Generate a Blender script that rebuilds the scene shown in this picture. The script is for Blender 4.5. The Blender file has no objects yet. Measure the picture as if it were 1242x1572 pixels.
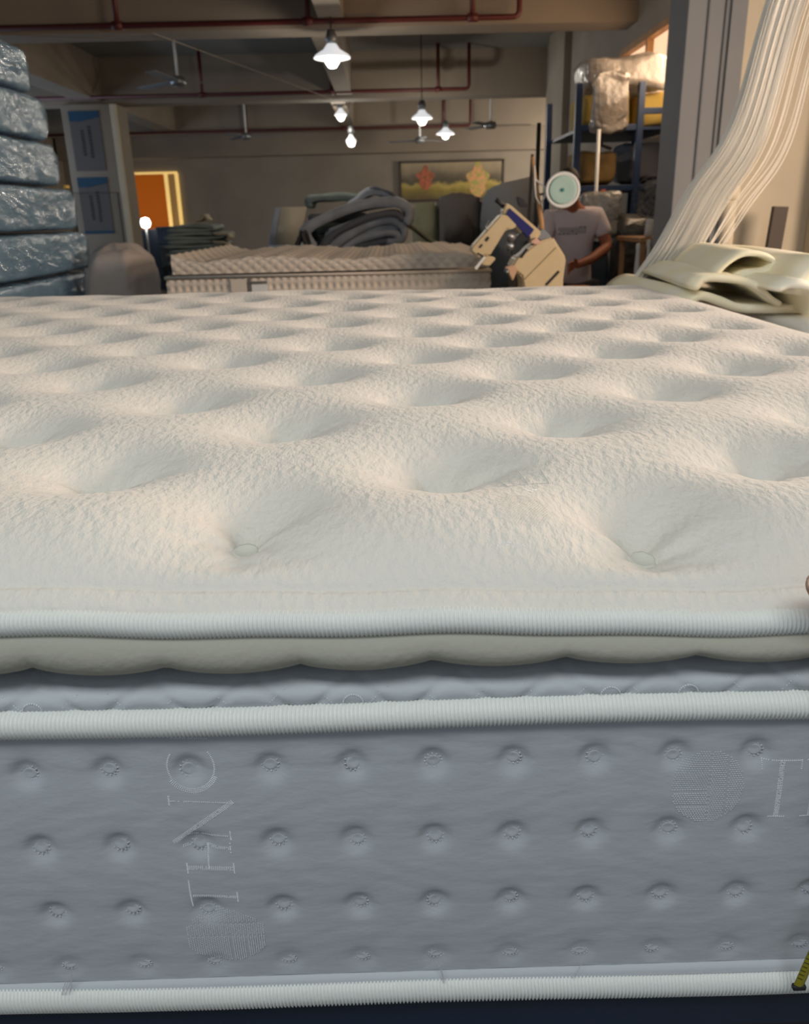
import bpy, bmesh, math, random
import numpy as np
from mathutils import Vector, Matrix
random.seed(7)
rng = np.random.default_rng(5)
S = bpy.context.scene
COL = S.collection
PI = math.pi

# ---------------------------------------------------------------- camera, world, lights, exposure
CAMZ = 1.35
def make_camera():
    th, yaw, roll = math.radians(20), math.radians(0.5), math.radians(1.4)
    fw = Vector((math.sin(yaw)*math.cos(th), math.cos(yaw)*math.cos(th), -math.sin(th)))
    rt = fw.cross(Vector((0, 0, 1))).normalized(); up = rt.cross(fw)
    r = rt*math.cos(roll) - up*math.sin(roll); u = rt*math.sin(roll) + up*math.cos(roll)
    cd = bpy.data.cameras.new('camera'); cam = bpy.data.objects.new('camera', cd)
    m = Matrix((r, u, -fw)).transposed().to_4x4(); m.translation = (0, 0, CAMZ)
    cam.matrix_world = m
    cd.sensor_fit = 'HORIZONTAL'; cd.sensor_width = 36; cd.lens = 36*1250/1242
    cd.clip_start = 0.02; cd.clip_end = 200
    cd.dof.use_dof = True; cd.dof.focus_distance = 0.62; cd.dof.aperture_fstop = 17
    COL.objects.link(cam); S.camera = cam
make_camera()
w = bpy.data.worlds.new('world'); S.world = w; w.use_nodes = True
bg = w.node_tree.nodes['Background']
bg.inputs[0].default_value = (0.78, 0.87, 1.0, 1); bg.inputs[1].default_value = 0.26
S.view_settings.view_transform = 'Standard'; S.view_settings.look = 'None'
S.view_settings.gamma = 1; S.view_settings.use_curve_mapping = False
S.view_settings.exposure = 0.48

def area_light(name, loc, target, sx, sy, power, color):
    d = bpy.data.lights.new(name, 'AREA'); d.shape = 'RECTANGLE'; d.size = sx; d.size_y = sy
    d.energy = power; d.color = color
    o = bpy.data.objects.new(name, d); o.location = loc
    o.rotation_euler = (Vector(target)-Vector(loc)).to_track_quat('-Z', 'Y').to_euler()
    COL.objects.link(o); return o
area_light('daylight_near_window', (2.86, 1.75, 1.78), (0.2, 1.55, 1.12), 2.4, .62, 80, (1.0, 0.77, 0.60))
area_light('overhead_tube_lights', (-.3, -.75, 3.15), (-.1, .5, 1.0), 2.6, .5, 29, (0.92, 0.985, 0.98))
area_light('daylight_side_window', (2.05, 6.5, 2.35), (-1, 7.2, 1.6), 2.4, .45, 22, (1.0, 0.72, 0.48))
area_light('daylight_far_window', (3.9, 15.3, 2.0), (2.6, 17.6, 1.9), 1.4, 1.2, 46, (1.0, 0.86, 0.70))
area_light('daylight_left_window', (-6.3, 10.5, 1.8), (-1.0, 11, 2.6), 6.0, 1.3, 40, (0.62, 0.78, 1.0))
def point_light(name, loc, power, color=(1, .93, .82), r=.05):
    d = bpy.data.lights.new(name, 'POINT'); d.energy = power; d.color = color; d.shadow_soft_size = r
    o = bpy.data.objects.new(name, d); o.location = loc; COL.objects.link(o)

# ---------------------------------------------------------------- helpers
def lin(h):
    c = [int(h[i:i+2], 16)/255 for i in (0, 2, 4)]
    return tuple(x/12.92 if x <= .04045 else ((x+.055)/1.055)**2.4 for x in c) + (1,)

def mat(name, col, rough=.6, bump=0, scale=40, stretch=(1, 1, 1), dist=.002, col2=None, cscale=6, metal=0,
        coat=0, coatbump=0, coatscale=20, emit=None, es=0, sheen=0, spec=.5, trans=0, alpha=1, detail=3):
    m = bpy.data.materials.new(name); m.use_nodes = True
    nt = m.node_tree; N = nt.nodes; L = nt.links; b = N['Principled BSDF']
    b.inputs['Base Color'].default_value = lin(col); b.inputs['Roughness'].default_value = rough
    b.inputs['Metallic'].default_value = metal; b.inputs['Specular IOR Level'].default_value = spec
    b.inputs['Coat Weight'].default_value = coat; b.inputs['Coat Roughness'].default_value = .08
    b.inputs['Sheen Weight'].default_value = sheen; b.inputs['Transmission Weight'].default_value = trans
    b.inputs['Alpha'].default_value = alpha
    if emit:
        b.inputs['Emission Color'].default_value = lin(emit); b.inputs['Emission Strength'].default_value = es
    tc = N.new('ShaderNodeTexCoord')
    def noise(sc, st, det):
        mp = N.new('ShaderNodeMapping'); mp.inputs['Scale'].default_value = st
        L.new(tc.outputs['Object'], mp.inputs[0])
        n = N.new('ShaderNodeTexNoise'); n.inputs['Scale'].default_value = sc; n.inputs['Detail'].default_value = det
        L.new(mp.outputs[0], n.inputs[0]); return n
    if bump:
        n = noise(scale, stretch, detail); bp = N.new('ShaderNodeBump')
        bp.inputs['Strength'].default_value = bump; bp.inputs['Distance'].default_value = dist
        L.new(n.outputs[0], bp.inputs['Height']); L.new(bp.outputs[0], b.inputs['Normal'])
    if coatbump:
        n = noise(coatscale, (1, .6, 1.5), 4); bp = N.new('ShaderNodeBump')
        bp.inputs['Strength'].default_value = coatbump; bp.inputs['Distance'].default_value = .03
        bp.inputs['Distance'].default_value = .05; L.new(n.outputs[0], bp.inputs['Height']); L.new(bp.outputs[0], b.inputs['Coat Normal'])
    if col2:
        n = noise(cscale, (1, 1, 1), 4); r = N.new('ShaderNodeMix'); r.data_type = 'RGBA'
        rr = N.new('ShaderNodeMapRange'); rr.inputs[1].default_value = .35; rr.inputs[2].default_value = .65
        L.new(n.outputs[0], rr.inputs[0]); L.new(rr.outputs[0], r.inputs['Factor'])
        r.inputs[6].default_value = lin(col); r.inputs[7].default_value = lin(col2)
        L.new(r.outputs[2], b.inputs['Base Color'])
    return m

def link(name, me, m=None, parent=None, loc=None, smooth=True):
    o = bpy.data.objects.new(name, me); COL.objects.link(o)
    if m is not None and not me.materials: me.materials.append(m)
    if smooth:
        for p in me.polygons: p.use_smooth = True
    if parent is not None: o.parent = parent
    if loc is not None: o.location = loc
    return o
def mesh(name, V, F, m=None, parent=None, smooth=True):
    me = bpy.data.meshes.new(name); me.from_pydata([tuple(v) for v in V], [], [tuple(f) for f in F]); me.update()
    if 20 < len(F) < 20000 and smooth:
        bm = bmesh.new(); bm.from_mesh(me); bmesh.ops.recalc_face_normals(bm, faces=bm.faces); bm.to_mesh(me); bm.free()
    return link(name, me, m, parent, smooth=smooth)
def tag(o, label=None, cat=None, group=None, kind=None):
    if label: o['label'] = label
    if cat: o['category'] = cat
    if group: o['group'] = group
    if kind: o['kind'] = kind
    return o
def thing(name, label, cat, loc=(0, 0, 0), group=None, rz=0):
    o = bpy.data.objects.new(name, None); COL.objects.link(o); o.empty_display_size = .1
    o.location = loc; o.rotation_euler = (0, 0, rz)
    return tag(o, label, cat, group)
def settle(root):
    """parts of a thing were built in world coordinates: keep them there under a root that has a place of its own"""
    bpy.context.view_layer.update()
    inv = root.matrix_world.inverted()
    for c in root.children:
        c.data.transform(inv) if c.type == 'MESH' and c.data.users == 1 else setattr(c, 'matrix_local', inv @ c.matrix_local)
def grid_faces(n, k, wrap_n=False, wrap_k=False):
    F = []
    for i in range(n if wrap_n else n-1):
        for j in range(k if wrap_k else k-1):
            a = i*k+j; b = i*k+(j+1) % k; c = ((i+1) % n)*k+(j+1) % k; d = ((i+1) % n)*k+j
            F.append((a, b, c, d))
    return F
def big_mesh(name, P, n, k, m, parent=None, wrap_n=False, wrap_k=False, flip=False):
    i = np.arange(n if wrap_n else n-1); j = np.arange(k if wrap_k else k-1)
    I, J = np.meshgrid(i, j, indexing='ij'); I2 = (I+1) % n; J2 = (J+1) % k
    q = np.stack([I*k+J, I*k+J2, I2*k+J2, I2*k+J], -1).reshape(-1, 4)
    if flip: q = q[:, ::-1]
    me = bpy.data.meshes.new(name)
    me.vertices.add(len(P)); me.vertices.foreach_set('co', np.asarray(P, np.float32).ravel())
    me.loops.add(q.size); me.loops.foreach_set('vertex_index', q.ravel().astype(np.int32))
    me.polygons.add(len(q)); me.polygons.foreach_set('loop_start', (np.arange(len(q))*4).astype(np.int32))
    me.polygons.foreach_set('loop_total', np.full(len(q), 4, np.int32))
    me.update(calc_edges=True); me.validate()
    me.polygons.foreach_set('use_smooth', np.ones(len(q), bool))
    return link(name, me, m, parent, smooth=False)

def box(name, c, s, m, parent=None, bevel=0, rot=None, seg=2, smooth=False, puff=0, noise=0, nsc=3, cuts=0):
    bm = bmesh.new(); bmesh.ops.create_cube(bm, size=1)
    bmesh.ops.scale(bm, vec=s, verts=bm.verts)
    if cuts: bmesh.ops.subdivide_edges(bm, edges=bm.edges, cuts=cuts, use_grid_fill=True)
    if bevel:
        es = bm.edges[:] if not cuts else [e for e in bm.edges if len(e.link_faces) == 2 and e.calc_face_angle(0) > .5]
        bmesh.ops.bevel(bm, geom=es, offset=bevel, segments=seg, affect='EDGES', profile=.5)
    if noise or puff:
        from mathutils import noise as nz
        off = Vector((random.random()*50, random.random()*50, 0))
        for v in bm.verts:
            q = Vector((v.co.x/s[0]*2, v.co.y/s[1]*2, v.co.z/s[2]*2))
            k = puff*(1-min(1, abs(q.x))**2)*(1-min(1, abs(q.y))**2)
            v.co.z += math.copysign(k, v.co.z) if abs(q.z) > .5 else 0
            if noise: v.co += nz.noise_vector(v.co*nsc+off)*noise + nz.noise_vector(v.co*nsc*3+off)*noise*.4
    M = Matrix.Translation(c)
    if rot is not None: M = M @ (rot if isinstance(rot, Matrix) else Matrix.Rotation(rot, 4, 'Z'))
    bm.transform(M)
    me = bpy.data.meshes.new(name); bm.to_mesh(me); bm.free()
    return link(name, me, m, parent, smooth=smooth or bevel > 0 and (noise > 0 or puff > 0 or bevel > .01))
def tube(name, pts, r, m, parent=None, n=8, closed=False):
    pts = [Vector(p) for p in pts]; rs = r if isinstance(r, (list, tuple)) else [r]*len(pts)
    V, prev = [], None
    for i, p in enumerate(pts):
        a = pts[(i-1) % len(pts)] if (closed or i) else p; b = pts[(i+1) % len(pts)] if (closed or i < len(pts)-1) else p
        t = (b-a).normalized()
        if prev is None: u = t.orthogonal().normalized()
        else: u = (prev - t*prev.dot(t)).normalized()
        prev = u; v = t.cross(u)
        V += [p+(u*math.cos(2*PI*k/n)+v*math.sin(2*PI*k/n))*rs[i] for k in range(n)]
    F = grid_faces(len(pts), n, closed, True)
    if not closed: F += [tuple(range(n))[::-1], tuple(range((len(pts)-1)*n, len(pts)*n))]
    return mesh(name, V, F, m, parent, smooth=n > 5)
def lathe(name, prof, m, parent=None, c=(0, 0, 0), axis=None, n=24):
    V = [(r*math.cos(2*PI*k/n), r*math.sin(2*PI*k/n), z) for r, z in prof for k in range(n)]
    F = grid_faces(len(prof), n, False, True)
    F += [tuple(range(n))[::-1], tuple(range((len(prof)-1)*n, len(prof)*n))]
    M = Matrix.Translation(c)
    if axis is not None: M = M @ Vector(axis).to_track_quat('Z', 'Y').to_matrix().to_4x4()
    return mesh(name, [M @ Vector(v) for v in V], F, m, parent)
def prism(name, poly, y0, y1, m, parent=None, bevel=.006):
    """polygon in XZ extruded along Y"""
    bm = bmesh.new(); vs = [bm.verts.new((x, y0, z)) for x, z in poly]; f = bm.faces.new(vs)
    r = bmesh.ops.extrude_face_region(bm, geom=[f])
    for v in r['geom']:
        if isinstance(v, bmesh.types.BMVert): v.co.y = y1
    bmesh.ops.recalc_face_normals(bm, faces=bm.faces)
    if bevel: bmesh.ops.bevel(bm, geom=bm.edges[:], offset=bevel, segments=2, affect='EDGES')
    me = bpy.data.meshes.new(name); bm.to_mesh(me); bm.free()
    return link(name, me, m, parent, smooth=False)
def spline(pts, k=8):
    P = [np.array(p, float) for p in pts]; P = [2*P[0]-P[1]]+P+[2*P[-1]-P[-2]]; out = []
    for i in range(1, len(P)-2):
        for t in np.linspace(0, 1, k, endpoint=False):
            out.append(.5*((2*P[i])+(-P[i-1]+P[i+1])*t+(2*P[i-1]-5*P[i]+4*P[i+1]-P[i+2])*t*t+(-P[i-1]+3*P[i]-3*P[i+1]+P[i+2])*t**3))
    out.append(P[-2]); return out
def sheet(name, prof, t, y0, y1, m, parent=None, ny=10, wob=.01, k=7, shear=0.0):
    """thick soft sheet: a bent cross-section in XZ carried along Y with slight unevenness"""
    c = np.array(spline(prof, k)); d = np.gradient(c, axis=0); d /= np.linalg.norm(d, axis=1)[:, None]+1e-9
    nrm = np.stack([-d[:, 1], d[:, 0]], 1); n = len(c)
    th = np.full(n, t/2); th[0] *= .55; th[-1] *= .55
    ring = np.concatenate([c+nrm*th[:, None], (c-nrm*th[:, None])[::-1]]); kk = len(ring); V = []
    ph = random.random()*9
    for i in range(ny):
        f = i/(ny-1); y = y0+(y1-y0)*f; sc = 1-.03*(abs(2*f-1)**6)
        cen = ring.mean(0)
        for j, (x, z) in enumerate(ring):
            s = j/kk*2*PI
            dx = wob*math.sin(3*s+f*4+ph); dz = wob*math.sin(5*s+f*5+ph*2)*.6
            V.append((cen[0]+(x-cen[0])*sc+dx+shear*f, y+wob*math.sin(2*s+ph), cen[1]+(z-cen[1])*sc+dz))
    F = grid_faces(ny, kk, False, True)
    m_ = n
    for base, fl in ((0, False), ((ny-1)*kk, True)):
        for j in range(m_-1):
            q = (base+j, base+j+1, base+kk-2-j, base+kk-1-j)
            F.append(q[::-1] if fl else q)
    return mesh(name, V, F, m, parent)

# ---------------------------------------------------------------- materials
M = {}
M['plush'] = mat('ivory_plush_knit', 'D9D5CD', .95, .6, 170, (1, .6, 1), .0035, sheen=.25, spec=.15)
M['tuft'] = mat('tuft_fabric', 'CFCEC4', .95, .3, 500, (1, 1, 1), .001, spec=.15)
M['tape'] = mat('ribbed_white_tape', 'DCDEDA', .75, .35, 900, (1, .3, 1), .0006, spec=.25)
M['knit'] = mat('grey_blue_side_knit', 'A6AAB0', .9, .4, 150, (.6, 1, 1.3), .0012, spec=.2, detail=6, sheen=.15)
M['satin'] = mat('pale_grey_quilted_knit', 'B4B9BD', .85, .3, 300, (1, 1, 1), .001, spec=.25)
M['under'] = mat('shaded_beige_underside', 'A3A195', .9, .3, 200, spec=.15)  # beige darkened: shadow under the pillow top is put into the colour
M['stitch'] = mat('silver_lurex_stitch', 'E6EAEE', .4, spec=.9)
M['stitch2'] = mat('grey_lurex_stitch', 'B4B8BE', .45, spec=.7)
M['navy'] = mat('navy_vinyl', '0E2238', .5, .2, 60, col2='0B1C30')
M['wall'] = mat('old_plaster', '9C9284', .9, .3, 8, col2='91877A', cscale=1.5, dist=.01)
M['wall2'] = mat('cream_plaster', 'D6C9B0', .9, .3, 8, col2='C9BCA4', cscale=2, dist=.01)
M['ceil'] = mat('grey_ceiling_paint', '8E8B86', .9, .2, 10, col2='858480', cscale=1.2)
M['beam'] = mat('beam_plaster', '9A8D7D', .9, .2, 10, col2='8E8274', cscale=1)
M['floor'] = mat('concrete_floor', '6E6A64', .7, .2, 12, col2='5F5B56', cscale=2)
M['pipe'] = mat('dark_red_pipe_paint', '5C2420', .5)
M['greycol'] = mat('grey_column_paint', '7F8081', .7, .15, 12, col2='797A7B', cscale=2)
M['steel'] = mat('dull_steel', '8D9092', .4, metal=.7)
M['black'] = mat('black_plastic', '17171A', .5)
M['white'] = mat('white_enamel', 'E4E4E0', .5)
M['bulb'] = mat('lamp_glow', 'FFFFFF', .5, emit='FFF8EC', es=9)
M['shade'] = mat('glow_shade_enamel', 'D8D6D0', .5, emit='F4F6FA', es=.5)  # enamel with added glow, standing in for bulb light on the shade
M['blueframe'] = mat('blue_rack_paint', '1D3354', .5)
M['foam'] = mat('cream_latex_foam', 'FFFAEA', .85, .2, 160, dist=.001, col2='FDF2CC', cscale=5)
M['foamy'] = mat('yellow_foam', 'B39A4E', .9, .3, 30, col2='A58A42', cscale=5)
M['strand'] = mat('white_thread', 'F4EDE0', .5, spec=.5, sheen=.3)
M['pack'] = mat('blue_quilt_in_film', '5F84A0', .7, .25, 9, (1, .5, 1.6), .012, col2='7496AE', cscale=7, coat=1, coatbump=.9, coatscale=8)
M['film'] = mat('clear_film', 'A9A39A', .25, .9, 9, (1, 1, 1), .05, col2='8C857C', cscale=5, coat=.7)
M['quilt'] = mat('grey_quilted_fabric', 'A9AEB6', .9, .35, 60, col2='979CA4', cscale=8)
M['quiltd'] = mat('dark_grey_fabric', '65676E', .9, .3, 60)
M['olive'] = mat('olive_grey_cloth', '85856F', .9, .3, 40, col2='77775F')
M['greenq'] = mat('grey_green_fabric', '86918B', .9, .3, 50, col2='75807B')
M['beigeq'] = mat('beige_lining', '9A927F', .9, .3, 50)
M['sackm'] = mat('greyish_white_sack', 'BDB4AE', .85, .3, 8, dist=.02, col2='ABA29D', cscale=5)
M['greyblk'] = mat('taupe_foam_block', '5E5955', .9, .3, 30)
M['greysheet'] = mat('cool_grey_foam', '84888C', .9, .2, 40)
M['mach'] = mat('beige_machine_paint', 'D2BD95', .45, col2='C9B38A', cscale=8)
M['bluep'] = mat('dark_blue_panel', '1E1F66', .35)
M['wood'] = mat('tan_wood', 'B58A5B', .6, .2, 20, (1, 1, .2), col2='A57B4E')
M['skin'] = mat('skin', '9B6046', .6, spec=.3)
M['skin2'] = mat('fingertip_skin', 'B98A72', .55, .2, 300, dist=.0005, spec=.4)
M['shirt'] = mat('white_tshirt', 'D6CACC', .9, .4, 14, dist=.02)
M['trouser'] = mat('dark_trousers', '2A2B30', .9)
M['hair'] = mat('black_hair', '17130F', .7, .4, 60)
M['bgm'] = mat('cream_mattress_fabric', 'D9CDBE', .9, .2, 60, spec=.2)
M['navycloth'] = mat('slate_blue_crate', '536A86', .7)

# ---------------------------------------------------------------- the room
def struct(name, c, s, m, bevel=0):
    return tag(box(name, c, s, m, bevel=bevel), kind='structure')
CZ = 3.37
struct('floor', (0, 7.9, -.05), (16, 19.8, .1), M['floor'])
struct('ceiling', (0, 7.9, CZ+.06), (16, 19.8, .12), M['ceil'])
# far wall, with an opening to the orange room at the left
def far_wall():
    y, t = 17.6, .2
    for i, (x0, x1, z0, z1) in enumerate([(-6.6, -5.6, 0, CZ), (-4.35, 4.6, 0, CZ), (-5.6, -4.35, 2.24, CZ)]):
        struct('wall_far', ((x0+x1)/2, y, (z0+z1)/2), (x1-x0, t, z1-z0), M['wall'])
far_wall()
# left wall with a long daylight opening outside the view
struct('wall_left', (-6.5, 3, CZ/2), (.2, 9, CZ), M['wall'])
struct('wall_left', (-6.5, 15.6, CZ/2), (.2, 3.8, CZ), M['wall'])
struct('wall_left', (-6.5, 10.6, .5), (.2, 6.2, 1.0), M['wall'])
struct('wall_left', (-6.5, 10.6, 3.05), (.2, 6.2, .65), M['wall'])
# right side: window wall between the grey column and the second beam, then a wider bay
def wall_with_hole(name, x, t, y0, y1, h0, h1, z0, z1, m):
    struct(name, (x+t/2, (y0+h0)/2, CZ/2), (t, h0-y0, CZ), m)
    struct(name, (x+t/2, (h1+y1)/2, CZ/2), (t, y1-h1, CZ), m)
    struct(name, (x+t/2, (h0+h1)/2, z0/2), (t, h1-h0, z0), m)
    struct(name, (x+t/2, (h0+h1)/2, (z1+CZ)/2), (t, h1-h0, CZ-z1), m)
wall_with_hole('wall_right', 2.1, .16, 4.35, 11.9, 5.0, 8.2, 2.0, 2.68, M['wall'])
struct('trim_1', (2.07, 10.85, CZ/2), (.1, .95, CZ), M['wall'])
struct('wall_right', (2.95, 11.95, CZ/2), (1.6, .12, CZ), M['wall'])
wall_with_hole('wall_right', 3.75, .16, 12.0, 17.6, 14.2, 16.6, 1.2, 2.7, M['wall2'])
# near right: wall facing the viewer and the side wall with the big window beside the mattress
struct('wall_right', (2.3, 4.28, CZ/2), (1.6, .12, CZ), M['wall2'])
wall_with_hole('wall_right', 3.0, .16, -2, 4.3, .5, 3.0, 1.25, 2.6, M['wall2'])
# window frames in the view
wf = tag(box('window_1', (2.13, 6.6, 2.34), (.05, .05, .66), M['wood']), kind='structure')
box('window_frame', (2.13, 6.6, 2.03), (.08, 3.2, .05), M['wood'], wf)
box('window_frame', (2.13, 6.6, 2.655), (.08, 3.2, .05), M['wood'], wf)
for y in (5.02, 7.4, 8.18): box('window_frame', (2.13, y, 2.34), (.06, .05, .62), M['wood'], wf)
box('window_pane', (2.16, 6.6, 2.34), (.012, 3.2, .66), mat('daylight_glow_glass', 'E8C8A8', .4, emit='F0C49C', es=.8), wf)
# pane above glows by itself: warm daylight put into the glass material
# beams
def beam(y, x0, x1, zb=2.82):
    struct('beam', ((x0+x1)/2, y, (zb+CZ)/2), (x1-x0, .34, CZ-zb), M['beam'])
beam(7.87, -6.4, 2.1); beam(12.17, -6.4, 3.75); beam(16.15, -6.4, 3.75)
struct('beam', (-.3, 17.32, (2.5+CZ)/2), (12.1, .35, CZ-2.5), M['beam'])
for y0, y1 in ((3.2, 7.7), (8.04, 12.0), (12.34, 15.98)):
    struct('beam', (-.43 if y0 < 4 else -.55 if y0 < 9 else -.68, (y0+y1)/2, 3.11), (.2, y1-y0, .52), M['beam'])
    struct('beam', (-3.9, (y0+y1)/2, 3.11), (.3, y1-y0, .52), M['beam'])
beam(3.4, -6.4, 3.0)
# far-left column under the second beam, with posters
def left_column():
    c = tag(box('column', (-3.92, 12.17, 1.41), (.72, .5, 2.82), M['wall'], bevel=.012), kind='structure')
    box('column_edge_strip', (-3.585, 11.9, 1.41), (.08, .06, 2.8), M['wall2'], c, bevel=.008)
left_column()
M['poster'] = mat('poster_paper', '625E5C', .6); M['pblue'] = mat('poster_blue', '114766', .6); M['ink'] = mat('poster_ink', '3C3B40', .8)
for z1, z0, dx, lab in ((2.735, 2.01, 0, 'tall grey poster with blue header strip, upper one on the left column'),
                        (1.93, 1.22, -.01, 'tall grey poster with blue header and blue foot, lower one on the left column')):
    p = thing('poster', lab, 'poster', (-3.985+dx, 11.912, z0))
    H = z1-z0
    box('paper', (0, 0, H/2), (.40, .006, H), M['poster'], p)
    prism('header', [(-.2, H), (.2, H), (.2, H-.075), (-.06, H-.125), (-.2, H-.12)], -.009, -.005, M['pblue'], p, bevel=0)
    rr = random.Random(3); V, F = [], []
    for cx, n, zt in ((-.05, 8, .25), (.045, 10, .2)):
        for i in range(n):
            zz = H-zt-i*.04
            for k in range(4):
                w_, h_ = (.046, .008) if k < 2 else (.008, .032)
                ox, oz = (0, (k*.016)) if k < 2 else ((k-2.5)*.024, .009)
                b = len(V); ox += rr.uniform(-.005, .005)
                V += [(cx+ox+a*w_/2, -.0052, zz+oz+c*h_/2) for a, c in ((-1, -1), (1, -1), (1, 1), (-1, 1))]
                F.append((b, b+1, b+2, b+3))
    tag(mesh('lettering', V, F, M['ink'], p, smooth=False), kind='stuff')
    if z1 < 2: box('foot_strip', (0, -.006, .012), (.40, .005, .035), M['pblue'], p)
wr = tube('wire_frame', [(-4.28, 11.86, 0), (-4.28, 11.86, 1.735), (-3.66, 11.86, 1.73), (-3.66, 11.86, 0)], .009, M['black'], n=6)
tag(wr, 'thin dark wire frame bent in front of the lower column poster', 'wire frame')
tag(tube('cable', [(-3.0, 7.6, 2.80), (-2.4, 7.6, 2.77), (-1.9, 7.64, 2.80), (-1.2, 9.5, 2.74), (-.7, 11.5, 2.76)], .004, M['wall'], n=5),
    'thin pale cable drooping under the first ceiling beam', 'cable')

# red fire pipes hung under the beams
def pipe_run(y, z, x0, x1, drops, lab):
    p = thing('sprinkler_pipe', lab, 'pipe', (x0, y, z), 'red pipes under the ceiling')
    L = x1-x0
    pts = [(0, 0, 0), (L-.04, 0, 0), (L-.012, 0, .012), (L, 0, .04), (L, 0, CZ-z)]
    tube('main_pipe', pts, .022, M['pipe'], p, n=8)
    for d in drops:
        tube('riser', [(d-x0, 0, -.03), (d-x0, 0, CZ-z)], .022, M['pipe'], p, n=8)
        lathe('fitting', [(.0, -.04), (.033, -.04), (.033, .04), (0, .04)], M['pipe'], p, (d-x0, 0, 0), (1, 0, 0), 10)
pipe_run(7.5, 2.832, -6, 1.085, [-2.14, -.615, .71], 'dark red pipe along the nearest beam, topmost in the picture')
pipe_run(11.6, 2.853, -6, 1.055, [-2.34, -.70, .664], 'dark red pipe with upright risers on the second beam')
pipe_run(15.8, 2.815, -6, 1.463, [-2.47, -.77, .99], 'thin dark pipe with risers on the farthest beam')

# pendant lamps
def lamp(x, y, z, r, lab, power, top=CZ):
    t = thing('pendant_lamp', lab, 'lamp', (x, y, z), 'pendant lamps')
    tube('cord', [(0, 0, .2), (0, 0, top-z)], .006, M['black'], t, n=6)
    lathe('socket', [(.0, .09), (.035, .09), (.05, .14), (.03, .2), (.0, .2)], M['steel'], t, n=14)
    lathe('shade', [(r*.98, -.004), (r, 0), (r*.9, .02), (r*.45, .06), (r*.25, .1), (r*.2, .1), (r*.42, .052), (r*.88, .012)], M['shade'], t, n=28)
    lathe('bulb', [(0, -.075), (.03, -.068), (.055, -.035), (.06, 0), (.045, .04), (.02, .07)], M['bulb'], t, n=16)
    point_light('lamp_light', (x, y, z-.12), power)
lamp(-.43, 7.45, 2.56, .15, 'nearest and largest round pendant lamp, glowing white', 12)
lamp(.428, 11, 2.46, .13, 'glowing pendant lamp right of centre, upper of the two right ones', 15)
lamp(.942, 14.5, 2.575, .15, 'glowing pendant lamp right of centre, lowest of the right pair', 17)
lamp(-.66, 12.9, 2.72, .09, 'small glowing pendant lamp, upper of the small middle pair', 9)
lamp(-.54, 13.2, 2.40, .08, 'small glowing pendant lamp, lower of the small middle pair', 9)

# ceiling fans
def fan(x, y, z, a0, lab, rr=.62):
    t = thing('ceiling_fan', lab, 'ceiling fan', (x, y, z), 'ceiling fans', a0)
    tube('rod', [(0, 0, .05), (0, 0, CZ-z)], .014, M['white'], t, n=8)
    lathe('motor', [(.0, -.05), (.07, -.045), (.09, 0), (.07, .045), (0, .06)], M['steel'], t, n=18)
    for k in range(3):
        a = 2*PI*k/3
        o = box('blade', (rr/2+.08, 0, 0), (rr, .11, .008), M['greysheet'], t, bevel=.003)
        o.rotation_euler = (.12, 0, a)
fan(-2.27, 10, 2.78, .35, 'ceiling fan with three thin blades at the upper left')
fan(1.5, 13, 2.55, .0, 'ceiling fan beyond the right pendant lamps', .5)
fan(-2.3, 14.6, 2.62, .1, 'small distant ceiling fan behind the left fan', .5)
fan(.55, 15.2, 2.55, .6, 'small distant ceiling fan between the lamps', .5)

# orange room beyond the left opening
M['orange'] = mat('orange_glow_wall', 'B05A10', .8, emit='9A4A06', es=.38)  # the room's orange light is put into the wall as glow
M['yellowlit'] = mat('yellow_glow_door_frame', 'E8C070', .6, emit='F0C878', es=.55)  # yellow frame given its own glow in place of light falling on it
tag(box('wall_far', (-5.05, 18.2, 1.9), (1.5, .1, 1.4), M['orange']), kind='structure')
tag(box('wall_far', (-5.05, 17.7, .6), (1.24, .1, 1.2), M['navy']), kind='structure')
dr = tag(box('door_1', (-4.40, 17.47, 1.12), (.07, .06, 2.24), M['yellowlit']), kind='structure')
box('door_frame', (-4.19, 17.46, 1.12), (.06, .06, 2.24), M['yellowlit'], dr)
box('door_frame', (-4.29, 17.485, 1.12), (.15, .04, 2.2), mat('tan_glow_door_panel', '9A7A4A', .7, emit='8A6A3A', es=.25), dr)  # panel glows weakly too, room light put into its material
box('door_frame', (-4.9, 17.47, 2.25), (1.45, .05, .04), M['yellowlit'], dr)
lt = thing('wall_lamp', 'bright white lamp low in front of the orange wall', 'lamp', (-4.84, 17.2, 1.33))
lathe('glow_globe', [(0, -.1), (.07, -.08), (.1, 0), (.07, .08), (0, .1)], M['bulb'], lt, n=16)
tube('stand', [(0, 0, -1.33), (0, 0, -.09)], .02, M['steel'], lt, n=8)
lathe('base', [(0, -1.33), (.15, -1.33), (.15, -1.3), (.03, -1.28), (0, -1.28)], M['steel'], lt, n=18)

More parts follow.
